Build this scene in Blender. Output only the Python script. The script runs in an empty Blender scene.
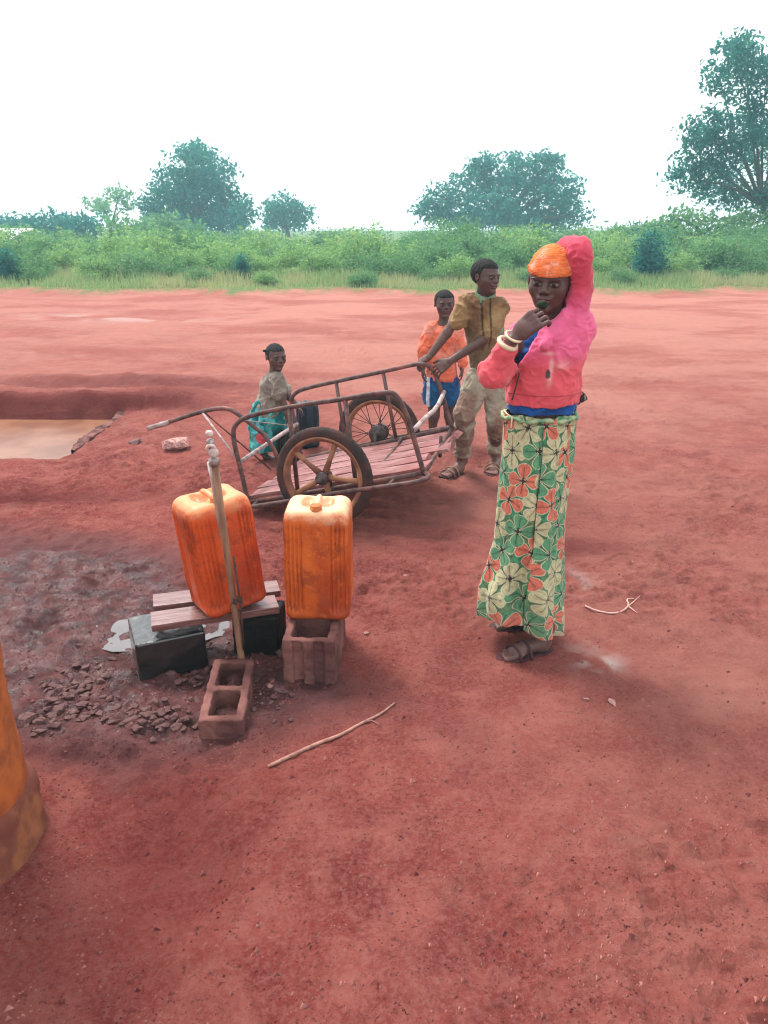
import bpy, bmesh, math, random
import numpy as np
from mathutils import Vector, Matrix
random.seed(7)
SC = bpy.context.scene
COL = SC.collection
f32 = np.float32

# ------------------------------------------------------------------ camera model
FPX = 769.0
CAMH = 1.6
PITCH = math.atan(287.0 / FPX)
CP, SP = math.cos(PITCH), math.sin(PITCH)
def ray(px, py):
    u = (px - 384.0) / FPX; v = (py - 512.0) / FPX
    return np.array([u, CP - SP * v, -SP - CP * v])
def P(px, py, Y):
    d = ray(px, py); t = Y / d[1]
    return np.array([d[0] * t, Y, CAMH + d[2] * t])
def G(px, py, z=0.0):
    d = ray(px, py); t = (z - CAMH) / d[2]
    return np.array([d[0] * t, d[1] * t, z])

# ------------------------------------------------------------------ noise
_rng = np.random.RandomState(11)
_T2 = _rng.rand(256, 256).astype(f32)
_T3 = _rng.rand(64, 64, 64).astype(f32)
def vn2(x, y, s=0):
    x = np.asarray(x) + s * 17.3; y = np.asarray(y) + s * 9.7
    xi = np.floor(x).astype(int); yi = np.floor(y).astype(int)
    fx = x - xi; fy = y - yi
    fx = fx * fx * (3 - 2 * fx); fy = fy * fy * (3 - 2 * fy)
    a = _T2[xi & 255, yi & 255]; b = _T2[(xi + 1) & 255, yi & 255]
    c = _T2[xi & 255, (yi + 1) & 255]; d = _T2[(xi + 1) & 255, (yi + 1) & 255]
    return (a + (b - a) * fx) * (1 - fy) + (c + (d - c) * fx) * fy
def fbm2(x, y, o=4, s=0):
    r = 0; a = .5; t = 0
    for i in range(o):
        r = r + a * vn2(x * 2 ** i, y * 2 ** i, s + i * 3.1); t += a; a *= .5
    return r / t
def vn3(p, s=0):
    p = np.asarray(p) + s * 7.31
    i = np.floor(p).astype(int); f = p - i; f = f * f * (3 - 2 * f); i &= 63; j = (i + 1) & 63
    def L(a, b, c): return _T3[a, b, c]
    x0, y0, z0 = i[:, 0], i[:, 1], i[:, 2]; x1, y1, z1 = j[:, 0], j[:, 1], j[:, 2]
    fx, fy, fz = f[:, 0], f[:, 1], f[:, 2]
    c00 = L(x0, y0, z0) * (1 - fx) + L(x1, y0, z0) * fx
    c10 = L(x0, y1, z0) * (1 - fx) + L(x1, y1, z0) * fx
    c01 = L(x0, y0, z1) * (1 - fx) + L(x1, y0, z1) * fx
    c11 = L(x0, y1, z1) * (1 - fx) + L(x1, y1, z1) * fx
    return (c00 * (1 - fy) + c10 * fy) * (1 - fz) + (c01 * (1 - fy) + c11 * fy) * fz
def fbm3(p, o=3, s=0):
    r = 0; a = .5; t = 0
    for i in range(o):
        r = r + a * vn3(p * 2 ** i, s + i * 2.7); t += a; a *= .5
    return r / t
def sst(a, b, x):
    t = np.clip((x - a) / (b - a), 0, 1); return t * t * (3 - 2 * t)

# ------------------------------------------------------------------ objects
def tag(o, label=None, cat=None, group=None, kind=None):
    if label: o['label'] = label
    if cat: o['category'] = cat
    if group: o['group'] = group
    if kind: o['kind'] = kind
    return o
def link(o, parent=None):
    COL.objects.link(o)
    if parent is not None:
        o.parent = parent
        o.matrix_parent_inverse = parent.matrix_basis.inverted()
    return o
def empty(name, loc=(0, 0, 0), rz=0.0):
    o = bpy.data.objects.new(name, None); COL.objects.link(o)
    o.location = loc; o.rotation_euler = (0, 0, rz); o.empty_display_size = .1
    return o
def mesh_obj(name, V, F, mat, parent=None, smooth=True, col=None, uv=None, mats=None, midx=None, org=None):
    """V world coordinates (or local when the parent is an untransformed prototype)"""
    me = bpy.data.meshes.new(name)
    V = np.asarray(V, dtype=np.float64)
    if org is not None: V = V - np.asarray(org)
    if isinstance(F, np.ndarray):
        n = len(F); k = F.shape[1]
        me.vertices.add(len(V)); me.vertices.foreach_set('co', V.astype(f32).ravel())
        me.loops.add(n * k); me.loops.foreach_set('vertex_index', F.astype(np.int32).ravel())
        me.polygons.add(n)
        me.polygons.foreach_set('loop_start', np.arange(0, n * k, k, dtype=np.int32))
        me.polygons.foreach_set('loop_total', np.full(n, k, dtype=np.int32))
        me.update(calc_edges=True)
    else:
        me.from_pydata([tuple(v) for v in V], [], F)
        me.update()
    if smooth: me.polygons.foreach_set('use_smooth', np.ones(len(me.polygons), dtype=bool))
    if mats:
        for m in mats: me.materials.append(m)
        if midx is not None: me.polygons.foreach_set('material_index', np.asarray(midx, dtype=np.int32))
    else: me.materials.append(mat)
    if col is not None:
        for nm, c in (col.items() if isinstance(col, dict) else [('Col', col)]):
            c = np.asarray(c, dtype=f32)
            if c.ndim == 1: c = np.stack([c, c, c], 1)
            a = me.color_attributes.new(nm, 'FLOAT_COLOR', 'POINT')
            a.data.foreach_set('color', np.concatenate([c, np.ones((len(c), 1), f32)], 1).ravel())
    o = bpy.data.objects.new(name, me)
    if org is not None: o.location = tuple(org)
    link(o, parent)
    return o
def rename(o, n): o.name = n; return o

class MB:
    """collects primitives into one mesh"""
    def __init__(s): s.V = []; s.F = []; s.sm = []
    def add(s, V, F, smooth=False):
        b = len(s.V); s.V += [tuple(v) for v in V]
        s.F += [[b + i for i in f] for f in F]; s.sm += [smooth] * len(F); return s
    def box(s, c, size, R=None, jit=0):
        hx, hy, hz = [k / 2 for k in size]
        vs = []
        for x in (-hx, hx):
            for y in (-hy, hy):
                for z in (-hz, hz):
                    v = Vector((x + random.uniform(-jit, jit), y + random.uniform(-jit, jit), z + random.uniform(-jit, jit)))
                    if R is not None: v = R @ v
                    vs.append(Vector(c) + v)
        return s.add(vs, [(0, 1, 3, 2), (4, 6, 7, 5), (0, 4, 5, 1), (2, 3, 7, 6), (0, 2, 6, 4), (1, 5, 7, 3)])
    def tube(s, pts, r, seg=10, cap=True, smooth_path=0):
        pts = [Vector(p) for p in pts]
        rs = list(r) if hasattr(r, '__len__') else [r] * len(pts)
        for _ in range(smooth_path):
            np_, nr = [pts[0]], [rs[0]]
            for i in range(len(pts) - 1):
                a, b = pts[i], pts[i + 1]
                np_ += [a.lerp(b, .25), a.lerp(b, .75)]; nr += [rs[i] * .75 + rs[i + 1] * .25, rs[i] * .25 + rs[i + 1] * .75]
            np_.append(pts[-1]); nr.append(rs[-1]); pts, rs = np_, nr
        V = []; F = []; n0 = None
        for i, p in enumerate(pts):
            t = (pts[min(i + 1, len(pts) - 1)] - pts[max(i - 1, 0)]).normalized()
            if n0 is None:
                n0 = t.orthogonal().normalized()
            n0 = (n0 - t * n0.dot(t))
            n0 = n0.normalized() if n0.length > 1e-6 else t.orthogonal().normalized()
            b = t.cross(n0)
            for k in range(seg):
                a = 2 * math.pi * k / seg
                V.append(p + (n0 * math.cos(a) + b * math.sin(a)) * rs[i])
        for i in range(len(pts) - 1):
            for k in range(seg):
                k2 = (k + 1) % seg
                F.append((i * seg + k, i * seg + k2, (i + 1) * seg + k2, (i + 1) * seg + k))
        if cap:
            F.append(tuple(reversed(range(seg)))); F.append(tuple((len(pts) - 1) * seg + k for k in range(seg)))
        return s.add(V, F, True)
    def lathe(s, c, axis, prof, seg=24, R=None, cap=True):
        """prof: list of (radius, along)"""
        axis = Vector(axis).normalized(); x = axis.orthogonal().normalized(); y = axis.cross(x); c = Vector(c)
        V = []; F = []
        for r, h in prof:
            for k in range(seg):
                a = 2 * math.pi * k / seg
                V.append(c + axis * h + (x * math.cos(a) + y * math.sin(a)) * r)
        for i in range(len(prof) - 1):
            for k in range(seg):
                k2 = (k + 1) % seg
                F.append((i * seg + k, i * seg + k2, (i + 1) * seg + k2, (i + 1) * seg + k))
        if cap and prof[0][0] > 1e-5: F.append(tuple(reversed(range(seg))))
        if cap and prof[-1][0] > 1e-5: F.append(tuple((len(prof) - 1) * seg + k for k in range(seg)))
        return s.add(V, F, True)
    def torus(s, c, axis, R, r, seg=64, sec=14, sq=1.0):
        axis = Vector(axis).normalized(); x = axis.orthogonal().normalized(); y = axis.cross(x); c = Vector(c)
        V = []; F = []
        for i in range(seg):
            a = 2 * math.pi * i / seg; d = x * math.cos(a) + y * math.sin(a)
            for k in range(sec):
                b = 2 * math.pi * k / sec
                V.append(c + d * (R + r * math.cos(b)) + axis * (r * sq * math.sin(b)))
        for i in range(seg):
            for k in range(sec):
                i2 = (i + 1) % seg; k2 = (k + 1) % sec
                F.append((i * sec + k, i2 * sec + k, i2 * sec + k2, i * sec + k2))
        return s.add(V, F, True)
    def build(s, name, mat, parent=None, bevel=0, org=None):
        V = np.array(s.V)
        o = mesh_obj(name, V, s.F, mat, parent, smooth=False, org=org)
        o.data.polygons.foreach_set('use_smooth', np.array(s.sm, dtype=bool))
        if bevel:
            m = o.modifiers.new('bevel', 'BEVEL'); m.width = bevel; m.segments = 2; m.limit_method = 'ANGLE'; m.angle_limit = .7
        return o

# ------------------------------------------------------------------ signed distance volumes
class Vol:
    def __init__(s, lo, hi, h):
        s.lo = np.array(lo, float); s.h = h
        s.n = np.ceil((np.array(hi) - s.lo) / h).astype(int) + 1
        s.D = np.full(s.n, 1.0, f32)
        s.ax = [(s.lo[i] + h * np.arange(s.n[i])).astype(f32) for i in range(3)]
    def reg(s, lo, hi):
        a = np.maximum(np.floor((np.array(lo) - s.lo) / s.h).astype(int), 0)
        b = np.minimum(np.ceil((np.array(hi) - s.lo) / s.h).astype(int) + 1, s.n)
        sl = tuple(slice(int(a[i]), int(max(b[i], a[i]))) for i in range(3))
        X = s.ax[0][sl[0]][:, None, None]; Y = s.ax[1][sl[1]][None, :, None]; Z = s.ax[2][sl[2]][None, None, :]
        return sl, X, Y, Z
    def op(s, prim, k=0.0, cut=False):
        f, lo, hi = prim; m = k + 4 * s.h
        sl, X, Y, Z = s.reg(np.array(lo) - m, np.array(hi) + m)
        if min(X.size, Y.size, Z.size) == 0: return s
        d = f(X, Y, Z).astype(f32); D = s.D[sl]
        if cut: D = -D
        if k > 0:
            hh = np.clip(.5 + .5 * (D - d) / k, 0, 1)
            r = D + (d - D) * hh - k * hh * (1 - hh)
        else: r = np.minimum(D, d)
        s.D[sl] = -r if cut else r
        return s
    def mesh(s):
        D = s.D; S = D < 0; n = D.shape
        c = [(i, j, k) for i in (0, 1) for j in (0, 1) for k in (0, 1)]
        cnt = np.zeros((n[0] - 1, n[1] - 1, n[2] - 1), np.int8)
        for i, j, k in c: cnt += S[i:n[0] - 1 + i, j:n[1] - 1 + j, k:n[2] - 1 + k]
        act = (cnt > 0) & (cnt < 8)
        I, J, K = np.nonzero(act)
        idx = np.full(act.shape, -1, np.int32); idx[I, J, K] = np.arange(len(I))
        acc = np.zeros((len(I), 3)); w = np.zeros(len(I))
        vals = {q: D[I + q[0], J + q[1], K + q[2]].astype(float) for q in c}
        for q in c:
            for a in range(3):
                if q[a] == 0:
                    q2 = list(q); q2[a] = 1; q2 = tuple(q2)
                    v0, v1 = vals[q], vals[q2]
                    cr = (v0 < 0) != (v1 < 0)
                    t = np.where(cr, v0 / np.where(cr, v0 - v1, 1), 0)
                    for b in range(3):
                        acc[:, b] += np.where(cr, q[b] + (t if a == b else 0), 0)
                    w += cr
        V = s.lo + (np.stack([I, J, K], 1) + acc / w[:, None]) * s.h
        Fs = []
        for a in range(3):
            A = [slice(None)] * 3; B = [slice(None)] * 3
            A[a] = slice(0, -1); B[a] = slice(1, None)
            s0 = S[tuple(A)]; s1 = S[tuple(B)]
            b, cc = (a + 1) % 3, (a + 2) % 3
            for flip, m in ((False, s0 & ~s1), (True, ~s0 & s1)):
                E = np.stack(np.nonzero(m), 1)
                E = E[(E[:, b] > 0) & (E[:, cc] > 0) & (E[:, b] < n[b] - 1) & (E[:, cc] < n[cc] - 1)]
                def g(db, dc):
                    Q = E.copy(); Q[:, b] -= db; Q[:, cc] -= dc
                    return idx[Q[:, 0], Q[:, 1], Q[:, 2]]
                q = np.stack([g(1, 1), g(0, 1), g(0, 0), g(1, 0)], 1)
                if flip: q = q[:, ::-1]
                Fs.append(q)
        return V, np.concatenate(Fs)
def keep_big(V, F):
    return V, F
def normals(V, F):
    n = np.cross(V[F[:, 1]] - V[F[:, 0]], V[F[:, 2]] - V[F[:, 0]])
    N = np.zeros_like(V)
    for k in range(F.shape[1]):
        for a in range(3): N[:, a] += np.bincount(F[:, k], n[:, a], len(V))
    return N / (np.linalg.norm(N, axis=1, keepdims=True) + 1e-12)
def rc(a, b, ra, rb, flat=None, fs=1.0):
    a = np.array(a, float); b = np.array(b, float); ba = b - a; bb = max(ba @ ba, 1e-9); R = max(ra, rb) * max(1, fs)
    if flat is not None: flat = np.array(flat, float); flat = flat / np.linalg.norm(flat)
    def f(X, Y, Z):
        x, y, z = X - a[0], Y - a[1], Z - a[2]
        t = np.clip((x * ba[0] + y * ba[1] + z * ba[2]) / bb, 0, 1)
        x = x - t * ba[0]; y = y - t * ba[1]; z = z - t * ba[2]
        if flat is not None:
            q = (x * flat[0] + y * flat[1] + z * flat[2]) * (1 / fs - 1)
            x = x + q * flat[0]; y = y + q * flat[1]; z = z + q * flat[2]
        return np.sqrt(x * x + y * y + z * z) - (ra + t * (rb - ra))
    return f, np.minimum(a, b) - R, np.maximum(a, b) + R
def el(c, R, M=None):
    c = np.array(c, float); R = np.array(R, float); M = np.eye(3) if M is None else np.array(M)
    def f(X, Y, Z):
        x, y, z = X - c[0], Y - c[1], Z - c[2]
        l = [M[0][i] * x + M[1][i] * y + M[2][i] * z for i in range(3)]   # M columns = local axes
        k0 = np.sqrt(sum((l[i] / R[i]) ** 2 for i in range(3))); k1 = np.sqrt(sum((l[i] / R[i] ** 2) ** 2 for i in range(3))) + 1e-9
        return k0 * (k0 - 1) / k1
    m = R.max(); return f, c - m, c + m
def fn(f, lo, hi): return f, np.array(lo, float), np.array(hi, float)
def frame(fwd, up=(0, 0, 1)):
    """columns: right-hand side of picture x, forward y, up z"""
    y = np.array(fwd, float); y /= np.linalg.norm(y)
    x = np.cross(y, np.array(up, float)); x /= np.linalg.norm(x)
    z = np.cross(x, y)
    return np.stack([x, y, z], 1)

# ------------------------------------------------------------------ materials
def nodes(name):
    m = bpy.data.materials.new(name); m.use_nodes = True
    nt = m.node_tree; b = nt.nodes['Principled BSDF']
    return m, nt, b
def N(nt, t, **kw):
    n = nt.nodes.new(t)
    for k, v in kw.items():
        if k.startswith('i_'): n.inputs[k[2:].replace('_', ' ')].default_value = v
        else: setattr(n, k, v)
    return n
def mixc(nt, fac, a, b, mode='MIX'):
    n = nt.nodes.new('ShaderNodeMix'); n.data_type = 'RGBA'; n.blend_type = mode
    def put(s, v):
        if hasattr(v, 'is_output'): nt.links.new(v, s)
        else: s.default_value = (*v, 1) if hasattr(v, '__len__') else v
    put(n.inputs[0], fac); put(n.inputs[6], a); put(n.inputs[7], b)
    return n.outputs[2]
def ramp(nt, src, lo, hi, a=0.0, b=1.0):
    n = nt.nodes.new('ShaderNodeMapRange'); n.clamp = True; n.interpolation_type = 'SMOOTHSTEP'
    nt.links.new(src, n.inputs[0])
    for i, v in zip((1, 2, 3, 4), (lo, hi, a, b)): n.inputs[i].default_value = v
    return n.outputs[0]
def noise(nt, scale, detail=4, rough=.6, vec=None, coord='Object', dist=0.0):
    n = N(nt, 'ShaderNodeTexNoise'); n.inputs['Scale'].default_value = scale
    n.inputs['Detail'].default_value = detail; n.inputs['Roughness'].default_value = rough; n.inputs['Distortion'].default_value = dist
    if vec is None:
        tc = nt.nodes.get('TC') or N(nt, 'ShaderNodeTexCoord', name='TC'); vec = tc.outputs[coord]
    nt.links.new(vec, n.inputs['Vector'])
    return n.outputs['Fac']
def stretch(nt, s, coord='Object'):
    tc = nt.nodes.get('TC') or N(nt, 'ShaderNodeTexCoord', name='TC')
    mp = N(nt, 'ShaderNodeMapping'); mp.inputs['Scale'].default_value = s
    nt.links.new(tc.outputs[coord], mp.inputs['Vector']); return mp.outputs[0]
def bump(nt, b, h, strength=.4, dist=.005, chain=None):
    n = N(nt, 'ShaderNodeBump'); n.inputs['Strength'].default_value = strength; n.inputs['Distance'].default_value = dist
    nt.links.new(h, n.inputs['Height'])
    if chain is not None: nt.links.new(chain, n.inputs['Normal'])
    nt.links.new(n.outputs[0], b.inputs['Normal']); return n.outputs[0]
def simple(name, c1, c2=None, rough=.7, scale=12, metal=0, bs=.3, bscale=None, bdist=.004, attr=False, spec=.5, dirt=None, vec=None, trans=0, lo=.35, hi=.65):
    m, nt, b = nodes(name)
    b.inputs['Roughness'].default_value = rough; b.inputs['Metallic'].default_value = metal
    b.inputs['Specular IOR Level'].default_value = spec if rough < .45 else spec * .3
    v = stretch(nt, vec) if vec else None
    f = ramp(nt, noise(nt, scale, vec=v), lo, hi)
    c = mixc(nt, f, c1, c2 or tuple(x * .7 for x in c1))
    if dirt:
        f2 = ramp(nt, noise(nt, scale * .37 + 1, 6, .7), .5, .68)
        c = mixc(nt, f2, c, dirt)
    if attr:
        a = N(nt, 'ShaderNodeVertexColor', layer_name='Col')
        c = mixc(nt, 1.0, a.outputs[0], c, 'MULTIPLY')
    nt.links.new(c, b.inputs['Base Color'])
    if bs: bump(nt, b, noise(nt, bscale or scale * 6, 5, .7, vec=v), bs, bdist)
    return m
EXPO = 1.0
HAZE = 0.003
# ------------------------------------------------------------------ world, sun, camera
w = bpy.data.worlds.new('World'); SC.world = w; w.use_nodes = True
nt = w.node_tree; bg = nt.nodes['Background']
SUN_EL, SUN_AZ = math.radians(58), math.radians(-38)      # azimuth from +Y, negative to the left
sky = N(nt, 'ShaderNodeTexSky', sky_type='NISHITA', sun_disc=False, sun_elevation=SUN_EL, sun_rotation=SUN_AZ)
tc = N(nt, 'ShaderNodeTexCoord', name='TC')
cl = noise(nt, 2.2, 5, .6, vec=stretch(nt, (1, 1, 3), 'Generated'))
over = mixc(nt, cl, (8.6, 8.8, 9.0), (9.8, 10.0, 10.1))
c = mixc(nt, .88, sky.outputs[0], over)
nt.links.new(c, bg.inputs[0]); bg.inputs[1].default_value = 0.1
sd = bpy.data.lights.new('sun', 'SUN'); sd.energy = 2.7; sd.angle = math.radians(20); sd.color = (1, .955, .9)
so = bpy.data.objects.new('sun', sd); COL.objects.link(so)
sv = Vector((math.sin(SUN_AZ) * math.cos(SUN_EL), math.cos(SUN_AZ) * math.cos(SUN_EL), math.sin(SUN_EL)))
so.rotation_euler = sv.to_track_quat('Z', 'Y').to_euler()
cd = bpy.data.cameras.new('camera'); cam = bpy.data.objects.new('camera', cd); COL.objects.link(cam)
cd.sensor_fit = 'VERTICAL'; cd.sensor_height = 24; cd.lens = FPX / 1024 * 24; cd.clip_end = 3000; cd.clip_start = .05
cam.location = (0, 0, CAMH); cam.rotation_euler = (math.pi / 2 - PITCH, 0, 0); SC.camera = cam
SC.view_settings.view_transform = 'Standard'; SC.view_settings.look = 'None'
SC.view_settings.exposure = EXPO; SC.view_settings.gamma = 1
SC.cycles.volume_bounces = 0; SC.cycles.max_bounces = 6; SC.cycles.transparent_max_bounces = 12
SC.cycles.volume_step_rate = 1; SC.cycles.filter_width = 1.15

# ------------------------------------------------------------------ ground
def gx(p): return p[0]
PITX, PY0, PY1 = -2.37, 5.72, 6.86
def blob(x, y, cx, cy, rx, ry, a=0.0):
    c, s = math.cos(a), math.sin(a); dx, dy = x - cx, y - cy
    u = (dx * c + dy * s) / rx; v = (-dx * s + dy * c) / ry
    return np.exp(-(u * u + v * v))
WETC = G(105, 655)
def wetmask(x, y):
    n = fbm2(x * 2.2, y * 2.2, 4, 5)
    m = blob(x, y, -1.15, 2.75, .62, .55) * 1.25 + blob(x, y, -.75, 2.5, .5, .28) * 1.1 + blob(x, y, -1.6, 3.4, .7, .6) * .6
    return sst(.38, .75, m + (n - .5) * .9)
def mudmask(x, y):
    n = fbm2(x * 1.7, y * 1.7, 4, 8)
    m = blob(x, y, -1.35, 2.9, 1.0, .95) + blob(x, y, -.6, 2.35, .8, .35) * .8 + blob(x, y, -2.2, 3.8, .9, .6) * .55
    return sst(.3, .8, m + (n - .5) * .9)
def height(x, y):
    x = np.asarray(x, float); y = np.asarray(y, float)
    near = np.exp(-np.maximum(y - 8, 0) / 6)
    z = (fbm2(x * .35, y * .35, 3, 1) - .5) * .10 * sst(3.5, 9, y)
    z = z + (fbm2(x * 1.3, y * 1.3, 3, 2) - .5) * .035
    z = z + (fbm2(x * 6, y * 6, 3, 3) - .5) * .030 * near
    z = z + (fbm2(x * 22, y * 22, 3, 4) - .5) * (.016 + .026 * sst(.42, .62, fbm2(x * 1.6, y * 1.6, 3, 14))) * near
    # scuffed patches and clods
    sc = sst(.52, .72, fbm2(x * 1.1, y * 1.1, 3, 12))
    cl = vn2(x * 26, y * 26, 21); z = z + sc * near * (np.maximum(cl - .60, 0) * .06 - np.maximum(.34 - cl, 0) * .06)
    # trodden mud round the tap
    mud = mudmask(x, y) * sst(.2, .5, fbm2(x * 3, y * 3, 2, 33))
    p = vn2(x * 11, y * 11, 31); q = vn2(x * 19 + 3, y * 15, 32)
    z = z + mud * ((p - .5) * .035 + (q - .5) * .028)
    # flatten where things stand and pool water
    fl = blob(x, y, -.93, 2.85, .35, .18); z = z * (1 - .7 * fl) - .015 * fl
    # pit with a bank behind
    wob = (fbm2(x * 3, y * 3, 3, 40) - .5) * .18
    inx = sst(-.05, .05, PITX - x + wob * .25); iny = sst(-.55, .02, y - PY0 - .1 + wob) * sst(0, .05, PY1 - y + wob * .35)
    z = z - .11 * inx * iny
    n = fbm2(x * 2.3, y * 2.3, 4, 41)
    bank = sst(PY1 - .03, PY1 + .1, y + wob * .5) * (1 - sst(PY1 + .3, PY1 + 1.15, y + wob)) * sst(1.55, 2.25, -x + wob)
    z = z + bank * (.13 + .12 * (n - .3))
    bank2 = np.exp(-((y - 8.0 + .12 * x) / .35) ** 2) * sst(1.2, 2.6, -x); z = z + bank2 * .09 * (.4 + n)
    z = z + .05 * blob(x, y, -1.9, 7.2, .35, .8) * (n + .3)
    # low ridge left of the carts and scraped hollow in the left foreground
    z = z - .05 * blob(x, y, -2.3, 4.6, 1.1, .16, .1)
    e = x + .38 - .42 * (y - 1.75)        # edge running down-left
    z = z - .06 * sst(.05, -.02, e + .3 * (fbm2(x * 4, y * 4, 3, 44) - .5)) * blob(x, y, -.65, 1.7, .48, .42)
    z = z - .03 * blob(x, y, .95, 3.75, .35, .12) - .02 * blob(x, y, 1.1, 2.75, .3, .09, .3)
    # rise at the edge of the undergrowth
    z = z + .12 * sst(18.9, 20.3, y + (fbm2(x * .8, y * .1, 2, 50) - .5) * 1.5)
    return z
def gz(x, y): return float(height(np.array([x]), np.array([y]))[0])
def GG(px, py):
    z = 0.0
    for _ in range(6): p = G(px, py, z); z = gz(p[0], p[1])
    return np.array([p[0], p[1], z])

def axis(core, lo, hi, step, g):
    a = list(np.arange(core[0], core[1], step)); s = step; x = core[1]
    while x < hi: a.append(x); s *= g; x += s
    a.append(hi); s = step * g; x = core[0] - s
    while x > lo: a.insert(0, x); s *= g; x -= s
    a.insert(0, lo); return np.array(a)
xs = axis((-1.9, 1.9), -200, 200, .0115, 1.022)
ys = axis((.95, 4.6), -40, 230, .0115, 1.010)
XX, YY = np.meshgrid(xs, ys)
ZZ = height(XX, YY)
V = np.stack([XX.ravel(), YY.ravel(), ZZ.ravel()], 1)
nx, ny = len(xs), len(ys)
i = np.arange(nx - 1)[None, :] + np.arange(ny - 1)[:, None] * nx
F = np.stack([i, i + 1, i + 1 + nx, i + nx], -1).reshape(-1, 4)
x, y = V[:, 0], V[:, 1]
pit = sst(-.03, .03, PITX - x) * sst(-.5, 0, y - PY0) * sst(0, .1, PY1 - y)
pale = np.clip(blob(x, y, G(603, 662)[0], G(603, 662)[1], .07, .06) + .9 * blob(x, y, G(570, 580)[0], G(570, 580)[1], .09, .12) + .5 * blob(x, y, G(588, 655)[0], G(588, 655)[1], .12, .1), 0, 1) * sst(.35, .6, fbm2(x * 14, y * 14, 3, 61))
pale = np.maximum(pale, .6 * blob(x, y, G(110, 318)[0], G(110, 318)[1], 1.6, .5) * sst(.45, .6, fbm2(x * 2, y * 2, 3, 62)))
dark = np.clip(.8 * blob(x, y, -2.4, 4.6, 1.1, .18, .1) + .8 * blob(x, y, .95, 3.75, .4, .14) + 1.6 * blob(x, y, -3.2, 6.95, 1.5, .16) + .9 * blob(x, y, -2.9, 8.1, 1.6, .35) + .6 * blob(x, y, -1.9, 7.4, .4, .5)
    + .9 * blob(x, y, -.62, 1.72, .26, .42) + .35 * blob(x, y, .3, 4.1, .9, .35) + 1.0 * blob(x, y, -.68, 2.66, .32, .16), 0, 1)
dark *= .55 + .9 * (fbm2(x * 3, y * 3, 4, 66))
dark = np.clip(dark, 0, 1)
green = sst(19.2, 20.4, y + (fbm2(x * .8, y * .1, 2, 50) - .5) * 1.5 + (fbm2(x * 5, y * 2, 3, 51) - .5) * 1.2)
dusty = sst(4.2, 11, y) * .8 + .75 * sst(.2, 1.8, x + .25 * y) * (fbm2(x * 1.3, y * 1.3, 4, 71) * 1.6 - .2)
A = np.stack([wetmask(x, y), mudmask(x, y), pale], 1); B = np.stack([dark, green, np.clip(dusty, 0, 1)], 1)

m, nt, b = nodes('laterite_earth')
va = N(nt, 'ShaderNodeVertexColor', layer_name='MaskA'); vb = N(nt, 'ShaderNodeVertexColor', layer_name='MaskB')
sa = N(nt, 'ShaderNodeSeparateColor'); sb = N(nt, 'ShaderNodeSeparateColor')
nt.links.new(va.outputs[0], sa.inputs[0]); nt.links.new(vb.outputs[0], sb.inputs[0])
big = ramp(nt, noise(nt, 1.1, 6, .62), .38, .64)
huge = ramp(nt, noise(nt, .33, 6, .7, vec=stretch(nt, (1, 1.6, 1))), .42, .62)
mid = ramp(nt, noise(nt, 5.5, 7, .68, dist=.4), .40, .66)
fine = ramp(nt, noise(nt, 60, 7, .85), .42, .62)
pits = ramp(nt, noise(nt, 95, 4, .8), .57, .64)
pmask = ramp(nt, noise(nt, 3.3, 5, .7), .42, .60)
c = mixc(nt, big, (.305, .060, .049), (.192, .031, .030))
c = mixc(nt, mid, c, (.385, .110, .088))
spk = ramp(nt, noise(nt, 34, 9, .8), .565, .615)
f = N(nt, 'ShaderNodeMath', operation='MULTIPLY'); nt.links.new(spk, f.inputs[0]); f.inputs[1].default_value = .85
c = mixc(nt, f.outputs[0], c, (.10, .020, .020))
f = N(nt, 'ShaderNodeMath', operation='MULTIPLY'); nt.links.new(fine, f.inputs[0]); f.inputs[1].default_value = .5
c = mixc(nt, f.outputs[0], c, (.44, .175, .15))
pm = N(nt, 'ShaderNodeMath', operation='MULTIPLY'); nt.links.new(pits, pm.inputs[0]); nt.links.new(pmask, pm.inputs[1])
c = mixc(nt, pm.outputs[0], c, (.085, .016, .017))
olive = ramp(nt, noise(nt, 1.9, 5, .7, vec=stretch(nt, (1, 1, 1.7))), .56, .70, 0, .45)
c = mixc(nt, olive, c, (.27, .125, .095))
def scaled(s, k):
    n = N(nt, 'ShaderNodeMath', operation='MULTIPLY'); nt.links.new(s, n.inputs[0]); n.inputs[1].default_value = k; return n.outputs[0]
c = mixc(nt, scaled(sb.outputs[2], .72), c, mixc(nt, huge, (.49, .215, .17), (.35, .115, .09)))
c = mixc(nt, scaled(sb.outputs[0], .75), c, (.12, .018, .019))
mudc = mixc(nt, mid, (.20, .082, .082), (.105, .040, .045))
wp = ramp(nt, noise(nt, 7, 6, .7), .42, .60)
wq = N(nt, 'ShaderNodeMath', operation='MULTIPLY'); nt.links.new(wp, wq.inputs[0]); nt.links.new(sa.outputs[0], wq.inputs[1]); wetp0 = wq.outputs[0]
c = mixc(nt, scaled(sa.outputs[1], .8), c, mudc)
c = mixc(nt, scaled(wetp0, .75), c, (.060, .026, .029))
c = mixc(nt, scaled(sa.outputs[2], .7), c, (.62, .50, .47))
gr = mixc(nt, mid, (.10, .16, .05), (.20, .20, .08))
c = mixc(nt, sb.outputs[1], c, gr)
nt.links.new(c, b.inputs['Base Color'])
wetp = ramp(nt, noise(nt, 9, 4, .6), .35, .6)
wm = N(nt, 'ShaderNodeMath', operation='MULTIPLY'); nt.links.new(sa.outputs[0], wm.inputs[0]); nt.links.new(wetp, wm.inputs[1])
r1 = N(nt, 'ShaderNodeMapRange'); nt.links.new(wm.outputs[0], r1.inputs[0]); r1.inputs[3].default_value = .88; r1.inputs[4].default_value = .10
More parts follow.
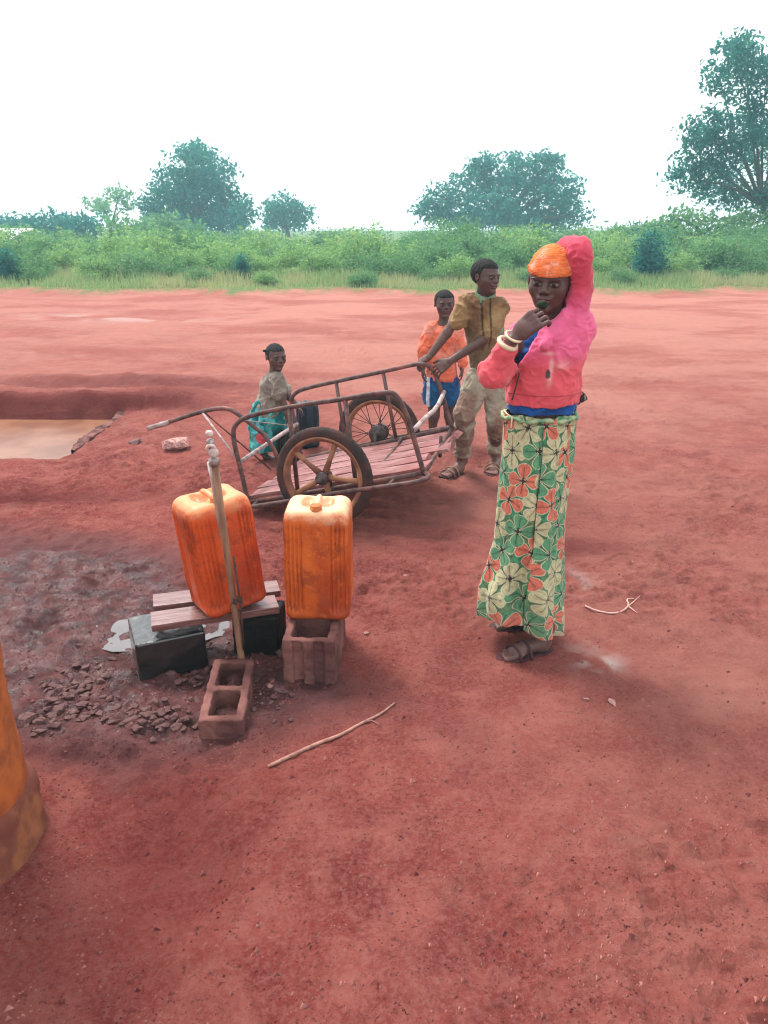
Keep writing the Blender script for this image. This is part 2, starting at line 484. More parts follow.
mm = N(nt, 'ShaderNodeMath', operation='MULTIPLY'); nt.links.new(sa.outputs[1], mm.inputs[0]); mm.inputs[1].default_value = .32
r2 = N(nt, 'ShaderNodeMath', operation='SUBTRACT'); nt.links.new(r1.outputs[0], r2.inputs[0]); nt.links.new(mm.outputs[0], r2.inputs[1]); r2.use_clamp = True
nt.links.new(r2.outputs[0], b.inputs['Roughness'])
r3 = N(nt, 'ShaderNodeMapRange'); nt.links.new(wm.outputs[0], r3.inputs[0]); r3.inputs[3].default_value = .06; r3.inputs[4].default_value = .45; nt.links.new(r3.outputs[0], b.inputs['Specular IOR Level'])
b1 = bump(nt, b, noise(nt, 26, 10, .82), 1.0, .036)
bump(nt, b, noise(nt, 170, 6, .8), .9, .008, chain=b1)
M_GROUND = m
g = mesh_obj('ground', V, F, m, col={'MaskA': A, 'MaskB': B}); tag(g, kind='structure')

# water in the pit and the puddle under the tap
def waterm(name, c1, c2, rough, sp=.9):
    m, nt, b = nodes(name); f = ramp(nt, noise(nt, 3, 5, .6), .35, .65)
    nt.links.new(mixc(nt, f, c1, c2), b.inputs['Base Color']); b.inputs['Roughness'].default_value = rough; b.inputs['Specular IOR Level'].default_value = sp
    bump(nt, b, noise(nt, 14, 3, .5), .05, .01); return m
def sheet(name, pts, z, mat):
    cx = sum(p[0] for p in pts) / len(pts); cy = sum(p[1] for p in pts) / len(pts)
    V = [(cx, cy, z)] + [(p[0], p[1], z) for p in pts]; n = len(pts)
    o = mesh_obj(name, np.array(V), [(0, 1 + k, 1 + (k + 1) % n) for k in range(n)], mat); tag(o, kind='structure'); return o
sheet('water', [(-9, PY0 - .7), (PITX + .12, PY0 - .7), (PITX + .12, PY1 + .12), (-9, PY1 + .12)], -.052, waterm('muddy_water', (.17, .062, .034), (.25, .108, .062), .30, .25))
pp = []
for k in range(28):
    a = 2 * math.pi * k / 28; r = 1 + .22 * math.sin(3 * a + 1) + .12 * math.sin(5 * a)
    pp.append((-.93 + .30 * r * math.cos(a), 2.88 + .15 * r * math.sin(a)))
sheet('puddle', pp, gz(-.93, 2.88) + .003, waterm('puddle_water', (.16, .14, .14), (.12, .10, .10), .05))
# ------------------------------------------------------------------ rocks, rubble, blocks
M_ROCK = simple('rubble_stone', (.18, .09, .085), (.07, .032, .032), .6, 9, bs=.6, bscale=40)
M_ROCKL = simple('pale_rock', (.46, .27, .24), (.25, .10, .09), .8, 7, bs=.7, bscale=30, dirt=(.28, .09, .08))
def rock_mesh(name, mat, flat=.55, n=16, sub=0):
    bm = bmesh.new()
    for _ in range(n):
        v = Vector((random.gauss(0, 1), random.gauss(0, 1), random.gauss(0, 1))).normalized() * random.uniform(.75, 1.0)
        bm.verts.new((v.x, v.y * .8, v.z * flat))
    r = bmesh.ops.convex_hull(bm, input=bm.verts)
    dead = [e for e in set(r['geom_interior'] + r['geom_unused']) if isinstance(e, bmesh.types.BMVert)]
    bmesh.ops.delete(bm, geom=dead, context='VERTS')
    me = bpy.data.meshes.new(name); bm.to_mesh(me); bm.free(); me.materials.append(mat); return me
rmesh = [rock_mesh('stone', M_ROCK, random.uniform(.35, .6)) for _ in range(9)]
def place_rock(me, p, s, name, label, cat, group=None, sink=.25, lift=0):
    o = bpy.data.objects.new(name, me); COL.objects.link(o)
    o.location = (p[0], p[1], p[2] + s * (.45 - sink) + lift); o.scale = (s * random.uniform(.8, 1.2), s * random.uniform(.8, 1.2), s * random.uniform(.8, 1.1))
    o.rotation_euler = (random.uniform(-.3, .3), random.uniform(-.3, .3), random.uniform(0, 6.28))
    return tag(o, label, cat, group)
zones = [((30, 665, 118, 735), 80, .009, .026), ((110, 695, 205, 742), 80, .009, .025), ((250, 672, 300, 722), 26, .008, .02), ((60, 640, 118, 680), 10, .008, .018),
         ((165, 640, 215, 700), 34, .009, .024), ((20, 700, 60, 740), 14, .01, .022)]
for (x0, y0, x1, y1), n, s0, s1 in zones:
    for _ in range(n):
        px = random.triangular(x0, x1); py = random.triangular(y0, y1); p = GG(px, py)
        place_rock(random.choice(rmesh), p, random.uniform(s0, s1) * 1.05, 'broken_stone', 'piece of dark broken stone scattered on the wet mud around the tap', 'stone', 'broken stones around the tap')
# bigger individual stones
bigs = [((268, 640), .062, .02, 'brown rounded stone behind the hollow block, under the right end of the planks', .6), ((250, 626), .045, .07, 'upper brown stone wedged just beneath the planks beside the pipe', .6),
        ((284, 655), .04, 0, 'brown stone beside the left face of the hollow block carrying a jerrycan', .55), ((215, 665), .04, 0, 'dark wet stone left of the empty hollow block', .5),
        ((58, 712), .035, 0, 'larger grey stone at the left end of the rubble', .5), ((27, 722), .05, 0, 'muddy stone lump beside the orange column', .6)]
for (px, py), s, lift, lab, fl in bigs:
    place_rock(rock_mesh('stone', M_ROCK if px < 240 else M_ROCKL if False else M_ROCK, fl, 22), GG(px, py), s, 'stone', lab, 'stone', lift=lift)
rk = rock_mesh('rock', M_ROCKL, .5, 26)
o = place_rock(rk, GG(179, 449), .135, 'rock', 'pale pinkish flat rock lying on the red earth in front of the cart handle', 'rock', sink=.1); o.rotation_euler = (.05, -.05, .4); o.scale = (.16, .13, .10)
o = place_rock(rock_mesh('rock', M_ROCK, .4, 18), GG(136, 443), .07, 'rock', 'small dark red clod half sunk in the earth left of the pale rock', 'rock', sink=.3)
for px, py, s, lab in [(612, 704, .022, 'small pale stone on the bare earth below the whitish patch'), (585, 700, .015, 'tiny orange stone left of the small pale stone'), (633, 563, .012, 'tiny pale pebble on the earth right of the printed skirt'),
                       (270, 687, .016, 'orange brick chip lying beside the empty hollow block'), (366, 634, .018, 'small dark stone on the earth right of the hollow block with the jerrycan'),
                       (405, 572, .012, 'small pale stone on the earth in front of the cart wheel')]:
    me = rock_mesh('pebble', M_ROCKL, .6, 14); place_rock(me, GG(px, py), s, 'pebble', lab, 'pebble')
# loose grit: one object of stuff
V = []; F = []
_gp = []
for _ in range(15000):
    if random.random() < .45: px, py = random.uniform(-20, 300), random.uniform(560, 760)
    else: px, py = random.uniform(-20, 790), random.uniform(470, 1060)
    _gp.append(G(px, py))
_gz = height(np.array([q[0] for q in _gp]), np.array([q[1] for q in _gp]))
for p, z in zip(_gp, _gz):
    s = .0014 + .0048 * random.random() ** 2.2; s *= (1 if random.random() > .10 else 1.9)
    b0 = len(V)
    for dx, dy, dz in ((1, 0, 0), (-.4, .9, 0), (-.6, -.8, 0), (.1, 0, .9)):
        V.append((p[0] + dx * s * random.uniform(.6, 1.3), p[1] + dy * s * random.uniform(.6, 1.3), z + dz * s - .0006))
    F += [(b0, b0 + 1, b0 + 3), (b0 + 1, b0 + 2, b0 + 3), (b0 + 2, b0, b0 + 3)]
tag(mesh_obj('gravel', np.array(V), F, simple('grit', (.37, .15, .125), (.10, .022, .022), .8, 9, bs=0), smooth=False), 'fine grit scattered over the bare red earth', 'gravel', kind='stuff')
# low stone edge of the pit
M_EDGE = simple('dark_edge_stone', (.060, .018, .018), (.20, .08, .07), .8, 8, bs=.8, bscale=30)
e0, e1 = G(72, 450), G(130, 407); V = []; nn = 60
for k in range(nn + 1):
    q = e0 + (e1 - e0) * k / nn; d_ = (e1 - e0)[:2] / np.linalg.norm((e1 - e0)[:2]); nrm = np.array([d_[1], -d_[0]])
    wv = (fbm2(k * .08, 3.0, 3) - .5) * .10; wd2 = (.038 + .016 * (fbm2(k * .2, 9.0, 3) - .3)) * min(1, .3 + k / 8, .3 + (nn - k) / 8); hh = (.008 + .012 * (fbm2(k * .2, 5., 3) - .3)) * min(1, k / 6)
    for o_, z_ in ((-1.1, -.12), (-1, hh * .8), (-.4, hh), (.5, hh * .9), (1, hh * .5), (1.2, -.12)):
        xy = q[:2] + nrm * (o_ * wd2 + wv); V.append((xy[0], xy[1], z_ + random.uniform(-.006, .006)))
F = [(i * 6 + j, i * 6 + j + 1, (i + 1) * 6 + j + 1, (i + 1) * 6 + j) for i in range(nn) for j in range(5)]
o = mesh_obj('pit_edging', np.array(V), F, M_EDGE, smooth=False)
tag(o, 'low rough dark kerb along the right side of the muddy water pit', 'edging')

M_BLOCK = simple('sandcrete', (.23, .10, .085), (.10, .038, .033), .85, 6, bs=.8, bscale=70, bdist=.006, dirt=(.11, .045, .045))
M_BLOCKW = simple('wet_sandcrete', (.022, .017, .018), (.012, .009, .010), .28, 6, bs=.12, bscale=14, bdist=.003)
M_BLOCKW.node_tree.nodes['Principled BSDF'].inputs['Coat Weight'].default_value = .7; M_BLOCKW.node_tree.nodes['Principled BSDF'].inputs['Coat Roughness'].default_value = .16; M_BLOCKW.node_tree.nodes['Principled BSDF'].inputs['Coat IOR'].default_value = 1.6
def hollow_block(name, L, W, H, mat, cells=2, wall=.028, notch=False):
    """open block: L along y, W along x, H up, cells through the height; origin at base centre"""
    v = Vol((-W / 2 - .02, -L / 2 - .02, -.02), (W / 2 + .02, L / 2 + .02, H + .02), .0042)
    def bx(cx, cy, cz, hx, hy, hz, r=.008):
        def f(X, Y, Z):
            qx, qy, qz = np.abs(X - cx) - hx + r, np.abs(Y - cy) - hy + r, np.abs(Z - cz) - hz + r
            return np.sqrt(np.maximum(qx, 0) ** 2 + np.maximum(qy, 0) ** 2 + np.maximum(qz, 0) ** 2) + np.minimum(np.maximum(np.maximum(qx, qy), qz), 0) - r
        return fn(f, (cx - hx, cy - hy, cz - hz), (cx + hx, cy + hy, cz + hz))
    v.op(bx(0, 0, H / 2, W / 2, L / 2, H / 2))
    cl = (L - wall * (cells + 1)) / cells
    for k in range(cells):
        cy = -L / 2 + wall + cl / 2 + k * (cl + wall)
        v.op(bx(0, cy, H / 2 + .022, W / 2 - wall, cl / 2, H / 2, .012), .004, cut=True)
    if notch:
        for sx in (-1, 1): v.op(bx(sx * W * .20, -L / 2, H / 2 - .02, W * .10, .016, H * .56, .006), .006, cut=True)
    V, F = v.mesh(); Nn = normals(V, F)
    V = V + Nn * ((fbm3(V * 38, 3) - .5) * .011)[:, None]
    return V, F
def put_block(name, dims, mat, loc, rot, label, **kw):
    V, F = hollow_block(name, *dims, mat, **kw)
    o = mesh_obj(name, V, F, mat); o.location = loc; o.rotation_euler = rot; return tag(o, label, 'block')
p = GG(319, 686); BRX, BRY = -.268, 2.655
put_block('hollow_block', (.37, .195, .19), M_BLOCK, (BRX, BRY, gz(BRX, BRY) - .01), (0, 0, -.06), 'hollow concrete block standing upright under the right orange jerrycan', notch=True)
put_block('hollow_block', (.37, .150, .13), M_BLOCK, (-.556, 2.335, -.062), (0.03, 0.03, .06), 'empty two-celled concrete block lying at the foot of the tap pipe')
put_block('concrete_block', (.24, .27, .15), M_BLOCKW, (-1.0, 2.545, -.01), (0, 0.0, .16), 'dark wet concrete block under the left end of the planks, its top shiny with water', cells=1, wall=.2) if False else None
def solid_block(name, dims, mat, loc, rot, label):
    L, W, H = dims
    mbx = MB(); mbx.box((0, 0, H / 2), (W, L, H)); o = mbx.build(name, mat, bevel=.008)
    bpy.context.view_layer.update()
    s = o.modifiers.new('sub', 'SUBSURF'); s.subdivision_type = 'SIMPLE'; s.levels = s.render_levels = 5
    tx = bpy.data.textures.new('rough', 'CLOUDS'); tx.noise_scale = .06
    d = o.modifiers.new('disp', 'DISPLACE'); d.texture = tx; d.strength = .009; d.mid_level = .5
    o.location = loc; o.rotation_euler = rot; return tag(o, label, 'block')
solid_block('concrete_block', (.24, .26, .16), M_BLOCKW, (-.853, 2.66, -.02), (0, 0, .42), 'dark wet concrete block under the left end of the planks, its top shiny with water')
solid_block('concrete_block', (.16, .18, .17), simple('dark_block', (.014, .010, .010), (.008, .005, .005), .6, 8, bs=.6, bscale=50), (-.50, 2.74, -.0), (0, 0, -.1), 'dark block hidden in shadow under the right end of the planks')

# ------------------------------------------------------------------ planks
M_PLANK = simple('wet_plank', (.24, .12, .112), (.13, .05, .045), .22, 5, bs=.5, bscale=9, bdist=.004, vec=(1.2, 14, 14), dirt=(.17, .065, .055))
M_PLANK.node_tree.nodes['Principled BSDF'].inputs['Coat Weight'].default_value = .45; M_PLANK.node_tree.nodes['Principled BSDF'].inputs['Coat Roughness'].default_value = .12
PZ = .195
def plank(a, b, wdt, th, label, name='plank', mat=None, cat='plank', zoff=0.0, roll=0.0, parent=None):
    a = Vector(a); b = Vector(b); d = b - a; L = d.length; d.normalize(); R = d.to_track_quat('X', 'Z').to_matrix() @ Matrix.Rotation(roll, 3, 'X')
    mb_ = MB(); mb_.box((0, 0, 0), (L, wdt, th), jit=.0015); o = mb_.build(name, mat or M_PLANK, bevel=.003)
    o.matrix_world = Matrix.Translation((a + b) / 2) @ R.to_4x4(); return tag(o, label, cat) if label else o
plank(G(153, 603, PZ) + [0, 0, 0], G(279, 588, PZ) + [0, 0, .0], .108, .026, 'back plank of the little bench, pale wet top, under the left orange jerrycan')
plank(G(151, 622, PZ), G(277.5, 604, PZ) , .104, .030, 'front plank of the little bench, nearest the camera, reddish and wet', roll=.05)

# ------------------------------------------------------------------ jerrycans
def jerry_mat(name, c1, c2, ctop, rough=.38):
    m, nt, b = nodes(name)
    f = ramp(nt, noise(nt, 6, 6, .65, vec=stretch(nt, (1, 1, .45))), .36, .66); c = mixc(nt, f, c1, c2)
    sp = ramp(nt, noise(nt, 26, 6, .75), .55, .70, 0, .55); c = mixc(nt, sp, c, tuple(min(1, k * 1.25 + .05) for k in c1))
    c = mixc(nt, ramp(nt, noise(nt, 11, 7, .8), .49, .62, 0, .8), c, (.27, .05, .018))
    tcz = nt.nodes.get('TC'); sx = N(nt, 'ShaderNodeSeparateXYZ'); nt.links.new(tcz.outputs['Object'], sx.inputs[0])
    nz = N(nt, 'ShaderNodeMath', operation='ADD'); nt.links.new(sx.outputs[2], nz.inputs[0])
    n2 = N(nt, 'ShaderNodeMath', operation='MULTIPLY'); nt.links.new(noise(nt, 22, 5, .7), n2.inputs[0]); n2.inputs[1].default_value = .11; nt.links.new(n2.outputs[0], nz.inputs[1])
    c = mixc(nt, ramp(nt, nz.outputs[0], (.45), .505, 0, .85), c, ctop)  # blends to a paler colour towards the top, with a ragged edge
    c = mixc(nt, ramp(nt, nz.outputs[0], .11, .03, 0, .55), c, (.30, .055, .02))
    nt.links.new(c, b.inputs['Base Color']); b.inputs['Roughness'].default_value = rough + .04; b.inputs['Specular IOR Level'].default_value = .3
    b.inputs['Subsurface Weight'].default_value = .15; b.inputs['Subsurface Radius'].default_value = (.02, .006, .002); b.inputs['Subsurface Scale'].default_value = 1
    bump(nt, b, noise(nt, 60, 4, .6), .15, .003); return m
def jerrycan(name, loc, rot, label, mat, capmat, w=.248, d=.215, h=.452, vox=.0032, mirror=1):
    root = empty(name, (0, 0, 0)); S = h / .44
    v = Vol((-w / 2 - .02, -d / 2 - .02, -.02), (w / 2 + .02, d / 2 + .02, h + .03), vox)
    r = .036 * S
    def body(X, Y, Z):
        bulge = 1 + .018 * np.sin(np.clip(Z / h, 0, 1) * math.pi)
        sh = np.clip((Z - (h - .07 * S)) / (.07 * S), 0, 1) ** 2 * .014 * S + np.clip((.03 - Z) / .03, 0, 1) ** 2 * .01
        qx = np.abs(X) - (w / 2 * bulge - sh) + r; qy = np.abs(Y) - (d / 2 * bulge - sh) + r; qz = np.abs(Z - h / 2) - h / 2 + .024 * S
        dd = np.sqrt(np.maximum(qx, 0) ** 2 + np.maximum(qy, 0) ** 2)
        d2 = dd + np.minimum(np.maximum(qx, qy), 0) - r
        q1 = d2 + .024 * S; o = np.sqrt(np.maximum(q1, 0) ** 2 + np.maximum(qz, 0) ** 2) + np.minimum(np.maximum(q1, qz), 0) - .024 * S
        zi = sst(.03, .06, Z) * sst(h - .035 * S, h - .075 * S, Z)
        for t in (.054, .069, .084, .099):
            o = o + .0085 * zi * (np.exp(-((np.abs(X) - t * S * w / .245) / .0044) ** 2) + np.exp(-((np.abs(Y) - (t - .022) * S * d / .20) / .0044) ** 2))
        return o
    v.op(fn(body, (-w / 2 - .01, -d / 2 - .01, 0), (w / 2 + .01, d / 2 + .01, h)))
    for sx in (-1, 1): v.op(el((sx * .036 * S, .012 * S, h + .008 * S), (.026 * S, .058 * S, .034 * S)), .008, cut=True)
    v.op(el((0, -.062 * S, h + .004), (.036 * S, .022 * S, .012 * S)), .006, cut=True)
    V, F = v.mesh()
    Nn = normals(V, F); V = V + Nn * ((fbm3(V * 9, 2, 3) - .5) * .010 + (fbm3(V * 30, 2, 5) - .5) * .002)[:, None]
    mesh_obj('body', V, F, mat, root)
    hb = MB(); hb.tube([(0, -.035 * S, h - .012), (0, -.028 * S, h + .000 * S), (0, .01, h + .006 * S), (0, .055 * S, h + .001 * S), (0, .066 * S, h - .012)], .0105 * S, 12, smooth_path=2); hb.build('handle', mat, root)
    cb = MB(); cb.lathe((0.0, -.066 * S, h - .008), (0, 0, 1), [(.023 * S, 0), (.023 * S, .004), (.021 * S, .005), (.021 * S, .017 * S), (.018 * S, .020 * S), (0.006, .0205 * S), (0, .0205 * S)], 28)
    cb.build('cap', capmat, root)
    root.location = loc; root.rotation_euler = rot; return tag(root, label, 'jerrycan')
MJ1 = jerry_mat('pale_topped_orange_plastic', (.62, .135, .02), (.36, .05, .012), (.82, .50, .30))
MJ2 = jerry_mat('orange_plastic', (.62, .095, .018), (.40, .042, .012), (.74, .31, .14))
MCAP = simple('cap_plastic', (.55, .18, .05), (.40, .10, .03), .5, 20, bs=.2)
jz = gz(BRX, BRY) - .01 + .19
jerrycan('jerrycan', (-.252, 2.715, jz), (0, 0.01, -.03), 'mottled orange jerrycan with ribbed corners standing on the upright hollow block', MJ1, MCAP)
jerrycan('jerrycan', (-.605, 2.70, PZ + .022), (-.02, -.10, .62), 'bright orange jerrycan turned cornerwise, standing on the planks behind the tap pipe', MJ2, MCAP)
MJB = simple('dark_blue_plastic', (.020, .032, .055), (.012, .02, .03), .4, 10, bs=.1)
MJK = simple('black_plastic', (.012, .013, .015), (.022, .016, .016), .5, 10, bs=.1)
MBL = simple('blue_cap', (.10, .28, .62), (.06, .2, .5), .4, 20, bs=.1)
p = GG(300, 452); jerrycan('jerrycan', (p[0] + .05, p[1] + .15, p[2]), (0, 0, .3), 'dark blue black jerrycan with a bright blue top beside the toddler', MJB, MBL, .16, .13, .35, .004)
p = GG(289, 463); jerrycan('jerrycan', (p[0], p[1], p[2]), (0, 0, .9), 'black jerrycan standing right against the legs of the toddler', MJK, MJK, .15, .11, .24, .004)

# ------------------------------------------------------------------ standpipe
M_PIPE = simple('weathered_pipe', (.30, .17, .10), (.17, .08, .055), .5, 30, bs=.4, bscale=60, vec=(1, 1, .15))
M_PVC = simple('white_pvc', (.66, .58, .54), (.5, .36, .32), .4, 25, bs=.1)
M_RUST = simple('rusty_iron', (.11, .055, .045), (.055, .032, .03), .6, 40, bs=.5, bscale=90)
M_GREY = simple('grey_metal', (.42, .40, .39), (.25, .2, .19), .4, 40, metal=.6, bs=.3)
root = empty('standpipe', (-.541, 2.53, .0))
tag(root, 'thin upright water pipe with a white valve on top, standing before the left orange jerrycan', 'standpipe')
b0 = P(241, 655, 2.53); b1 = P(214.5, 462, 2.50); b2 = P(209.5, 436, 2.495)
t = MB(); t.tube([b0 - [0, 0, .08], b0, P(228, 560, 2.515), b1], .0125, 14); t.build('pipe', M_PIPE, root)
t = MB(); t.tube([P(209.5, 462, 2.515), P(212.5, 478, 2.515), P(222, 536, 2.525)], .0088, 12); t.build('plastic_pipe', M_PVC, root)
t = MB(); t.lathe(b1 - [0, 0, .012], b2 - b1, [(.0125, 0), (.017, .002), (.018, .012), (.017, .024), (.011, .028), (.010, .07), (.013, .075), (.013, .09), (.007, .094), (0, .094)], 18); vb_ = t.build('valve', M_GREY, root)
t = MB(); t.torus(b1 + (b2 - b1) * .55 + [0.0, -.012, 0], (0, 1, .2), .012, .007, 24, 8); t.lathe(b1 + (b2 - b1) * .4 + [.006, -.022, 0], (0, 1, 0), [(.004, 0), (.016, .002), (.018, .012), (.014, .02), (0, .022)], 16); t.build('valve_wheel', M_PVC, root)
t = MB(); t.lathe(b2 + [0, 0, -.002], (0, 0, 1), [(.008, 0), (.012, .004), (.013, .014), (.009, .020), (0, .021)], 14); t.build('cap', M_PVC, root)
t = MB(); t.tube([P(244, 650, 2.52), P(240, 600, 2.51), P(233.5, 556, 2.50)], .0042, 8); t.build('iron_rod', M_RUST, root)
t = MB()
for k in range(5):
    c0 = P(237.3 + .15 * k, 598 + k * 1.3, 2.515); t.torus(c0, (.1, .1, 1), .017, .0016, 20, 6)
t.tube([P(233, 602, 2.50), P(230, 606, 2.49), P(231, 611, 2.495)], .0015, 6); t.build('binding_wire', M_RUST, root)

# ------------------------------------------------------------------ column with plinth
M_ORW = simple('orange_plaster', (.47, .13, .032), (.30, .070, .025), .9, 5, bs=.9, bscale=35, dirt=(.20, .055, .03))
M_PLN = simple('worn_plinth', (.28, .10, .048), (.16, .05, .034), .9, 5, bs=.8, bscale=28, dirt=(.12, .06, .045), lo=.42, hi=.56)
def noisy_lathe(name, c, prof, mat, parent, amp=.02, seg=120, lump=4):
    V = []; F = []
    for r, z in prof:
        for k in range(seg):
            a = 2 * math.pi * k / seg; V.append((c[0] + r * math.cos(a), c[1] + r * math.sin(a), c[2] + z))
    V = np.array(V); q = np.array(V)
    d = V[:, :2] - np.array(c[:2]); L = np.linalg.norm(d, axis=1, keepdims=True) + 1e-6
    V[:, :2] += d / L * ((fbm3(q * lump, 4, 2) - .5) * amp * 2)[:, None]; V[:, 2] += (fbm3(q * lump * 1.5, 3, 9) - .5) * amp * .7
    for i in range(len(prof) - 1):
        for k in range(seg): F.append((i * seg + k, i * seg + (k + 1) % seg, (i + 1) * seg + (k + 1) % seg, (i + 1) * seg + k))
    F.append(tuple((len(prof) - 1) * seg + k for k in range(seg)))
    return mesh_obj(name, V, F, mat, parent)
root = empty('column', (-1.258, 1.706, 0)); tag(root, 'orange plastered round column on a chipped plinth at the left edge', 'column')
noisy_lathe('shaft', (-1.258, 1.706, 0), [(.25, .10 + .03 * k) for k in range(88)], M_ORW, root, .012)
noisy_lathe('plinth', (-1.267, 1.706, 0), [(.292, -.05), (.284, 0), (.283, .03), (.281, .06), (.282, .085), (.275, .105), (.268, .118), (.26, .125), (.24, .128)], M_PLN, root, .035, lump=9)

# ------------------------------------------------------------------ sticks
M_STICK = simple('dry_stick', (.42, .22, .17), (.26, .12, .10), .8, 40, bs=.4)
def path(pxs, lift=.006): return [GG(a, b) + [0, 0, lift] for a, b in pxs]
t = MB(); t.tube(path([(268, 768), (285, 760), (302, 752), (322, 743), (342, 736), (362, 724), (380, 716), (395, 704)]), [.005, .006, .006, .006, .0055, .005, .0045, .003], 8, smooth_path=1)
t.tube(path([(362, 724), (372, 722), (380, 726)]), [.003, .002, .001], 6)
tag(t.build('stick', M_STICK), 'long thin bare stick lying on the red earth in front of the blocks', 'stick')
M_TW = simple('pale_twig', (.62, .38, .33), (.5, .28, .24), .7, 40, bs=.2)
t = MB(); t.tube(path([(585, 607), (596, 612), (612, 615), (624, 612), (629, 606), (626, 599), (634, 594)]), [.0035, .004, .004, .0035, .003, .003, .002], 7, smooth_path=1)
t.tube(path([(629, 608), (637, 614)]), [.003, .0015], 6); t.tube(path([(622, 612), (632, 604), (640, 596)]), [.003, .002, .001], 6)
tag(t.build('twig', M_TW), 'pale curled forked twig on the earth right of the printed skirt', 'twig')
# ------------------------------------------------------------------ two-wheeled hand cart
NX, NY = .29 / math.hypot(.29, .957), .957 / math.hypot(.29, .957)
def PL(px, py, c):
    d = ray(px, py); t = c / (NX * d[0] + NY * d[1]); return np.array([d[0] * t, d[1] * t, CAMH + d[2] * t])
AXV = Vector((NX, NY, 0))
M_TUBE = simple('old_painted_tube', (.13, .075, .07), (.065, .034, .032), .46, 22, bs=.3, bscale=60, dirt=(.25, .09, .07))
M_TUBEL = simple('bare_grey_tube', (.42, .34, .33), (.24, .15, .14), .45, 22, bs=.3, bscale=60)
M_TYRE = simple('tyre_rubber', (.030, .023, .023), (.075, .034, .03), .8, 14, bs=.5, bscale=60)
M_RIM = simple('rusty_rim', (.33, .155, .085), (.20, .08, .05), .55, 12, bs=.3)
M_HUB = simple('greasy_hub', (.10, .07, .065), (.05, .035, .035), .45, 30, bs=.3)
M_DECK = simple('worn_deck_board', (.33, .165, .16), (.19, .07, .066), .5, 6, bs=.5, bscale=10, vec=(1.3, 5, 5), dirt=(.24, .075, .07))
cart = empty('hand_cart', tuple(G(350, 480)))
tag(cart, 'two-wheeled steel tube hand cart with a worn plank deck, tipped down to the left', 'cart')
CN, CF = 3.86, 4.71
hubn = PL(324, 477, 3.78); hubf = PL(379, 433, 4.80)
# near side frame
def rail(name, pts, r=.0138, mat=None, sm=2):
    t = MB(); t.tube(pts, r, 12, smooth_path=sm); return t.build(name, mat or M_TUBE, cart)
n = lambda a, b: PL(a, b, CN)
f = lambda a, b: PL(a, b, CF)
rail('side_rail', [n(248, 503), n(241, 470), n(233, 440), n(234, 424), n(250, 415), n(300, 405), n(345, 399), n(388, 391), n(398, 396), n(408, 418), n(416, 446), n(424, 474)])
rail('side_rail', [f(302, 462), f(297, 430), f(290, 402), f(295, 392), f(310, 387), f(352, 378), f(390, 370), f(420, 363), f(431, 366), f(438, 380), f(445, 404), f(452, 428)])
rail('bottom_rail', [n(245, 503), n(330, 489), n(424, 473)], sm=0)
rail('bottom_rail', [f(300, 460), f(375, 444), f(452, 428)], sm=0)
def bar(name, a, b, r=.012, mat=None): t = MB(); t.tube([a, b], r, 10); return t.build(name, mat or M_TUBE, cart)
bar('upright', n(289, 407), n(298, 494), .013); bar('upright', n(345, 399), n(356, 484), .013)
bar('upright', f(336, 381), f(347, 451), .012); bar('upright', f(383, 372), f(396, 439), .012)
bar('end_bar', n(248, 503), f(302, 460)); bar('end_bar', n(424, 474), f(452, 428))
bar('cross_bar', n(300, 492), f(340, 452), .012); bar('cross_bar', n(370, 482), f(402, 438), .012)
bar('brace', n(240, 462), f(297, 424), .013, M_TUBEL)
rail('brace', [n(414, 430), PL(424, 419, 4.1), PL(437, 408, 4.45), f(444, 392)], .014, M_TUBEL, 1)
bar('wire_stay', n(240, 420), f(295, 426), .003, M_TUBEL)
# outer bars that carry the axle ends
CO, CO2 = 3.69, 4.89
o_ = lambda a, b: PL(a, b, CO)
rail('outer_bar', [n(244, 498), o_(243, 508), o_(262, 505.5), o_(330, 494), o_(380, 487), o_(418, 482), PL(430, 477, CO + .04), n(425, 472)], .0125, None, 1)
for a in (252, 388): bar('outer_strut', o_(a, 507 - (a - 252) * .16), n(a + 6, 501 - (a - 252) * .158), .009)
o2 = lambda a, b: PL(a, b, CO2)
rail('outer_bar', [f(302, 460), o2(312, 456), o2(378, 441), o2(446, 427), f(453, 428)], .012, None, 1)
bar('peg', PL(441, 436, 4.4), PL(440, 457, 4.4), .011, M_RUST)
for hc_, sg_ in ((hubn, 1), (hubf, -1)):
    t = MB(); t.tube([hc_ - np.array([NX, NY, 0]) * .095 * sg_, hc_ + np.array([NX, NY, 0]) * .085 * sg_, hc_ + np.array([NX, NY, 0]) * .09 * sg_ - [0, 0, .09]], .013, 12); t.build('stub_axle', M_HUB, cart)
